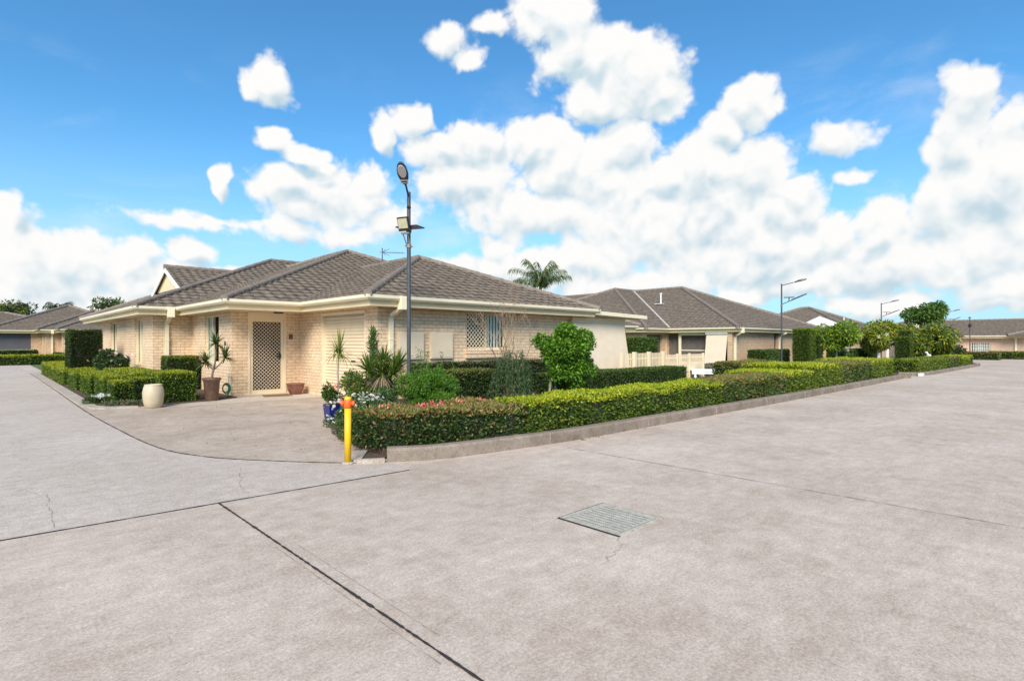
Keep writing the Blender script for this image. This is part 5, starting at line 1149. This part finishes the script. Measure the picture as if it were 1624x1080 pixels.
# trees
def palm(label, x, y, h, L_, n, pal, seed, droop=1.5, lf=.5, group='palms behind the roofs', up=(.0, 1.4)):
    t = thing('palm_tree', label, 'palm', (x, y, 0), group); b = MB(); b.tube([(x, y, 0), (x + .1, y, h*.5), (x, y, h)], [.16, .13, .11], 9); b.build('trunk', M['trunk'], t)
    b = MB(); g = np.random.default_rng(seed)
    for i in range(n):
        a = 2*math.pi*(i + g.random()*.6)/n; e_ = g.uniform(*up); d = np.array([math.cos(a)*math.cos(e_), math.sin(a)*math.cos(e_), math.sin(e_)]); p = np.array([x, y, h], float); Lf = L_*g.uniform(.8, 1.1); pts = [p]
        for k in range(10):
            d = d + np.array([0, 0, -droop/10*(.3 + k*.14)]); d /= np.linalg.norm(d); p = p + d*Lf/10; pts.append(p)
        pts = np.array(pts); b.tube(pts, np.linspace(.035, .006, 11), 5, 0, True, True, pal[0][:3])
        m_ = 46; q = np.linspace(.12, 1, m_)*10; idx = np.clip(q.astype(int), 0, 9); fr = q - idx; Pp = pts[idx]*(1-fr[:, None]) + pts[idx+1]*fr[:, None]; td = pts[idx+1] - pts[idx]; td = unit(td)
        for s_ in (-1, 1):
            sd_ = unit(np.cross(td, [0, 0, 1.]))*s_; dd = sd_*.8 + td*.55 + np.array([0, 0, -.45]) + g.normal(0, .1, (m_, 3))
            leaves(b, Pp, dd, lf, .05, pal, .08, .6, up=0)
    b.build('crown', M['leaf'], t); return t
PAL = [(0.105, 0.165, 0.056, 3), (0.165, 0.225, 0.07, 3), (0.24, 0.285, 0.098, 1.5), (0.06, 0.098, 0.028, 2)]
palm('feathery palm rising behind the near house roof', 29.1, 27.4, 5.4, 2.5, 16, PAL, 3, 1.35, .52, up=(.6, 1.5))
palm('lower palm whose frond tips just clear the roof', 33.9, 29.2, 4.1, 2.2, 13, PAL, 4, 1.9, .6, up=(-.1, .8))
palm('dark fan-topped palm behind the far left house', 7.7, 96.5, 5.9, 1.9, 15, DARK + GREEN[:1], 6, .8, .8, up=(-.3, 1.4))
def tree(name, label, x, y, h, clumps, pal, ln, wd, trunk=.15, cover=.9, droop=.2, blooms=None, group='trees and tall shrubs beyond the near garden', bark='trunk', fork=.4):
    t = thing(name, label, 'tree', (x, y, 0), group); b = MB(); rs = np.random.default_rng(int(x*7 + y)); tops = clumps[::max(1, len(clumps)//7)][:7]
    fz = h*fork; b.tube([(x, y, 0), (x + .05, y, fz*.6), (x, y + .03, fz)], [trunk, trunk*.85, trunk*.75], 9)
    for c in tops: 
        mid = (np.array([x, y, fz]) + np.array(c[:3]))/2 + rs.normal(0, .08, 3); b.tube([(x, y, fz), mid, c[:3]], [trunk*.6, trunk*.42, trunk*.18], 6)
    b.build('trunk', M[bark], t); b = MB(); clump_crown(b, clumps, pal, ln, wd, cover, droop); b.build('crown', M['leaf'], t)
    if blooms:
        b = MB(); pts = []
        for _ in range(blooms[0]):
            c = clumps[rng.integers(len(clumps))]; d = unit(rng.normal(0, 1, (1, 3)) + np.array([[-.5, -.6, .3]]))[0]; pts.append(np.array(c[:3]) + d*c[3]*1.08)
        daisies(b, pts, blooms[1], [(.85, .82, .66, 3), (.85, .78, .4, 1)], petals=5); b.build('blooms', M['petal'], t)
    return t
FRA = [(0.13, 0.24, 0.02, 3), (0.208, 0.324, 0.025, 3), (0.312, 0.396, 0.03, 2), (0.065, 0.132, 0.015, 2)]
FRY = [(0.27, 0.312, 0.025, 3), (0.378, 0.388, 0.03, 2), (0.162, 0.237, 0.02, 3), (0.432, 0.275, 0.05, 0.8), (0.081, 0.125, 0.015, 2)]
tree('frangipani_tree', 'domed flowering tree immediately right of the tall clipped conifer', 35.6, 10.1, 2.6, clumps_in((35.4, 10.0, 1.8), 1.05, .65, 30, .4, 51), FRA, .22, .07, .10, .9, .5, (34, .13), bark='trunk_pale', fork=.32)
tree('frangipani_tree', 'broad yellowish flowering tree with a white-painted stem', 43.0, 9.7, 2.7, clumps_in((43.2, 9.5, 1.85), 1.7, .8, 44, .46, 52), FRY, .26, .08, .13, .9, .6, (60, .15), bark='white', fork=.35)
tree('frangipani_tree', 'dark-hearted flowering tree right of the green topiary tower', 44.3, 7.3, 2.6, clumps_in((44.3, 7.2, 1.5), 1.45, .95, 46, .46, 53), FRY + GREEN[:2], .26, .08, .12, .9, .6, (40, .15), bark='trunk_pale', fork=.25)
tree('small_tree', 'dark slender tree beside the entry of the white-gabled house', 44.0, 12.2, 2.0, clumps_in((44.0, 12.2, 1.75), .5, .28, 9, .28, 54), GREEN, .16, .06, .06, .9)
tree('round_tree', 'full dark-green round tree standing above the flowering shrubs', 62.5, 10.6, 5.4, clumps_in((62.5, 10.6, 3.95), 1.6, 1.0, 28, .52, 55), [(.08, .16, .025, 3), (.13, .23, .035, 3), (.045, .09, .02, 2)], .28, .13, .2, 1.0)
tree('grey_shrub', 'silvery grey-green shrub right of the flowering trees', 51.5, 8.0, 2.8, clumps_in((51.5, 8.0, 1.9), .8, .65, 14, .42, 56), [(.22, .25, .17, 3), (.30, .31, .24, 2), (.14, .16, .1, 1)], .25, .04, .08, .8)
tree('small_tree', 'dark bush at the right foot of the flowering trees', 50.0, 7.0, 1.2, clumps_in((50.0, 7.0, .7), .7, .35, 10, .35, 57), DARK, .18, .08, .07, 1.0)
tree('broadleaf_tree', 'pale green tree at the left edge behind the far roof', 3.0, 101, 7.0, clumps_in((2.2, 101, 5.6), 2.0, 1.2, 26, .7, 58), [(.14, .18, .04, 3), (.2, .24, .06, 2), (.06, .09, .025, 3)], .4, .2, .3, .62)
tree('broadleaf_tree', 'sparse dark tree left of the far palm', 4.4, 104, 6.6, clumps_in((4.4, 104, 5.9), 1.5, 1.2, 13, .5, 59), DARK + GREEN[:1], .4, .2, .2, .45)
tree('broadleaf_tree', 'bushy tree peeking over the near roof edge at the left', 11, 79.5, 6.4, clumps_in((11, 79.5, 5.6), 1.5, .7, 16, .5, 60), GREEN + PAL, .4, .16, .25, .6)
# small mixed plants at the foot of the flowering trees
t = plant_root('flower_shrub', 'white-flowering low shrub left of the white-stemmed tree', 'shrub', 37.8, 10.0)
b = MB(); clump_crown(b, clumps_in((37.6, 10.2, .6), .5, .4, 10, .3, 71), GREEN + FRA[:1], .12, .05, .9); b.build('foliage', M['leaf'], t)
b = MB(); daisies(b, [np.array((37.2 + rng.normal(0, .12), 10.0, rng.uniform(.25, 1.3))) for _ in range(26)], .1, [(.85, .82, .7, 1)], petals=6); b.build('blooms', M['petal'], t)
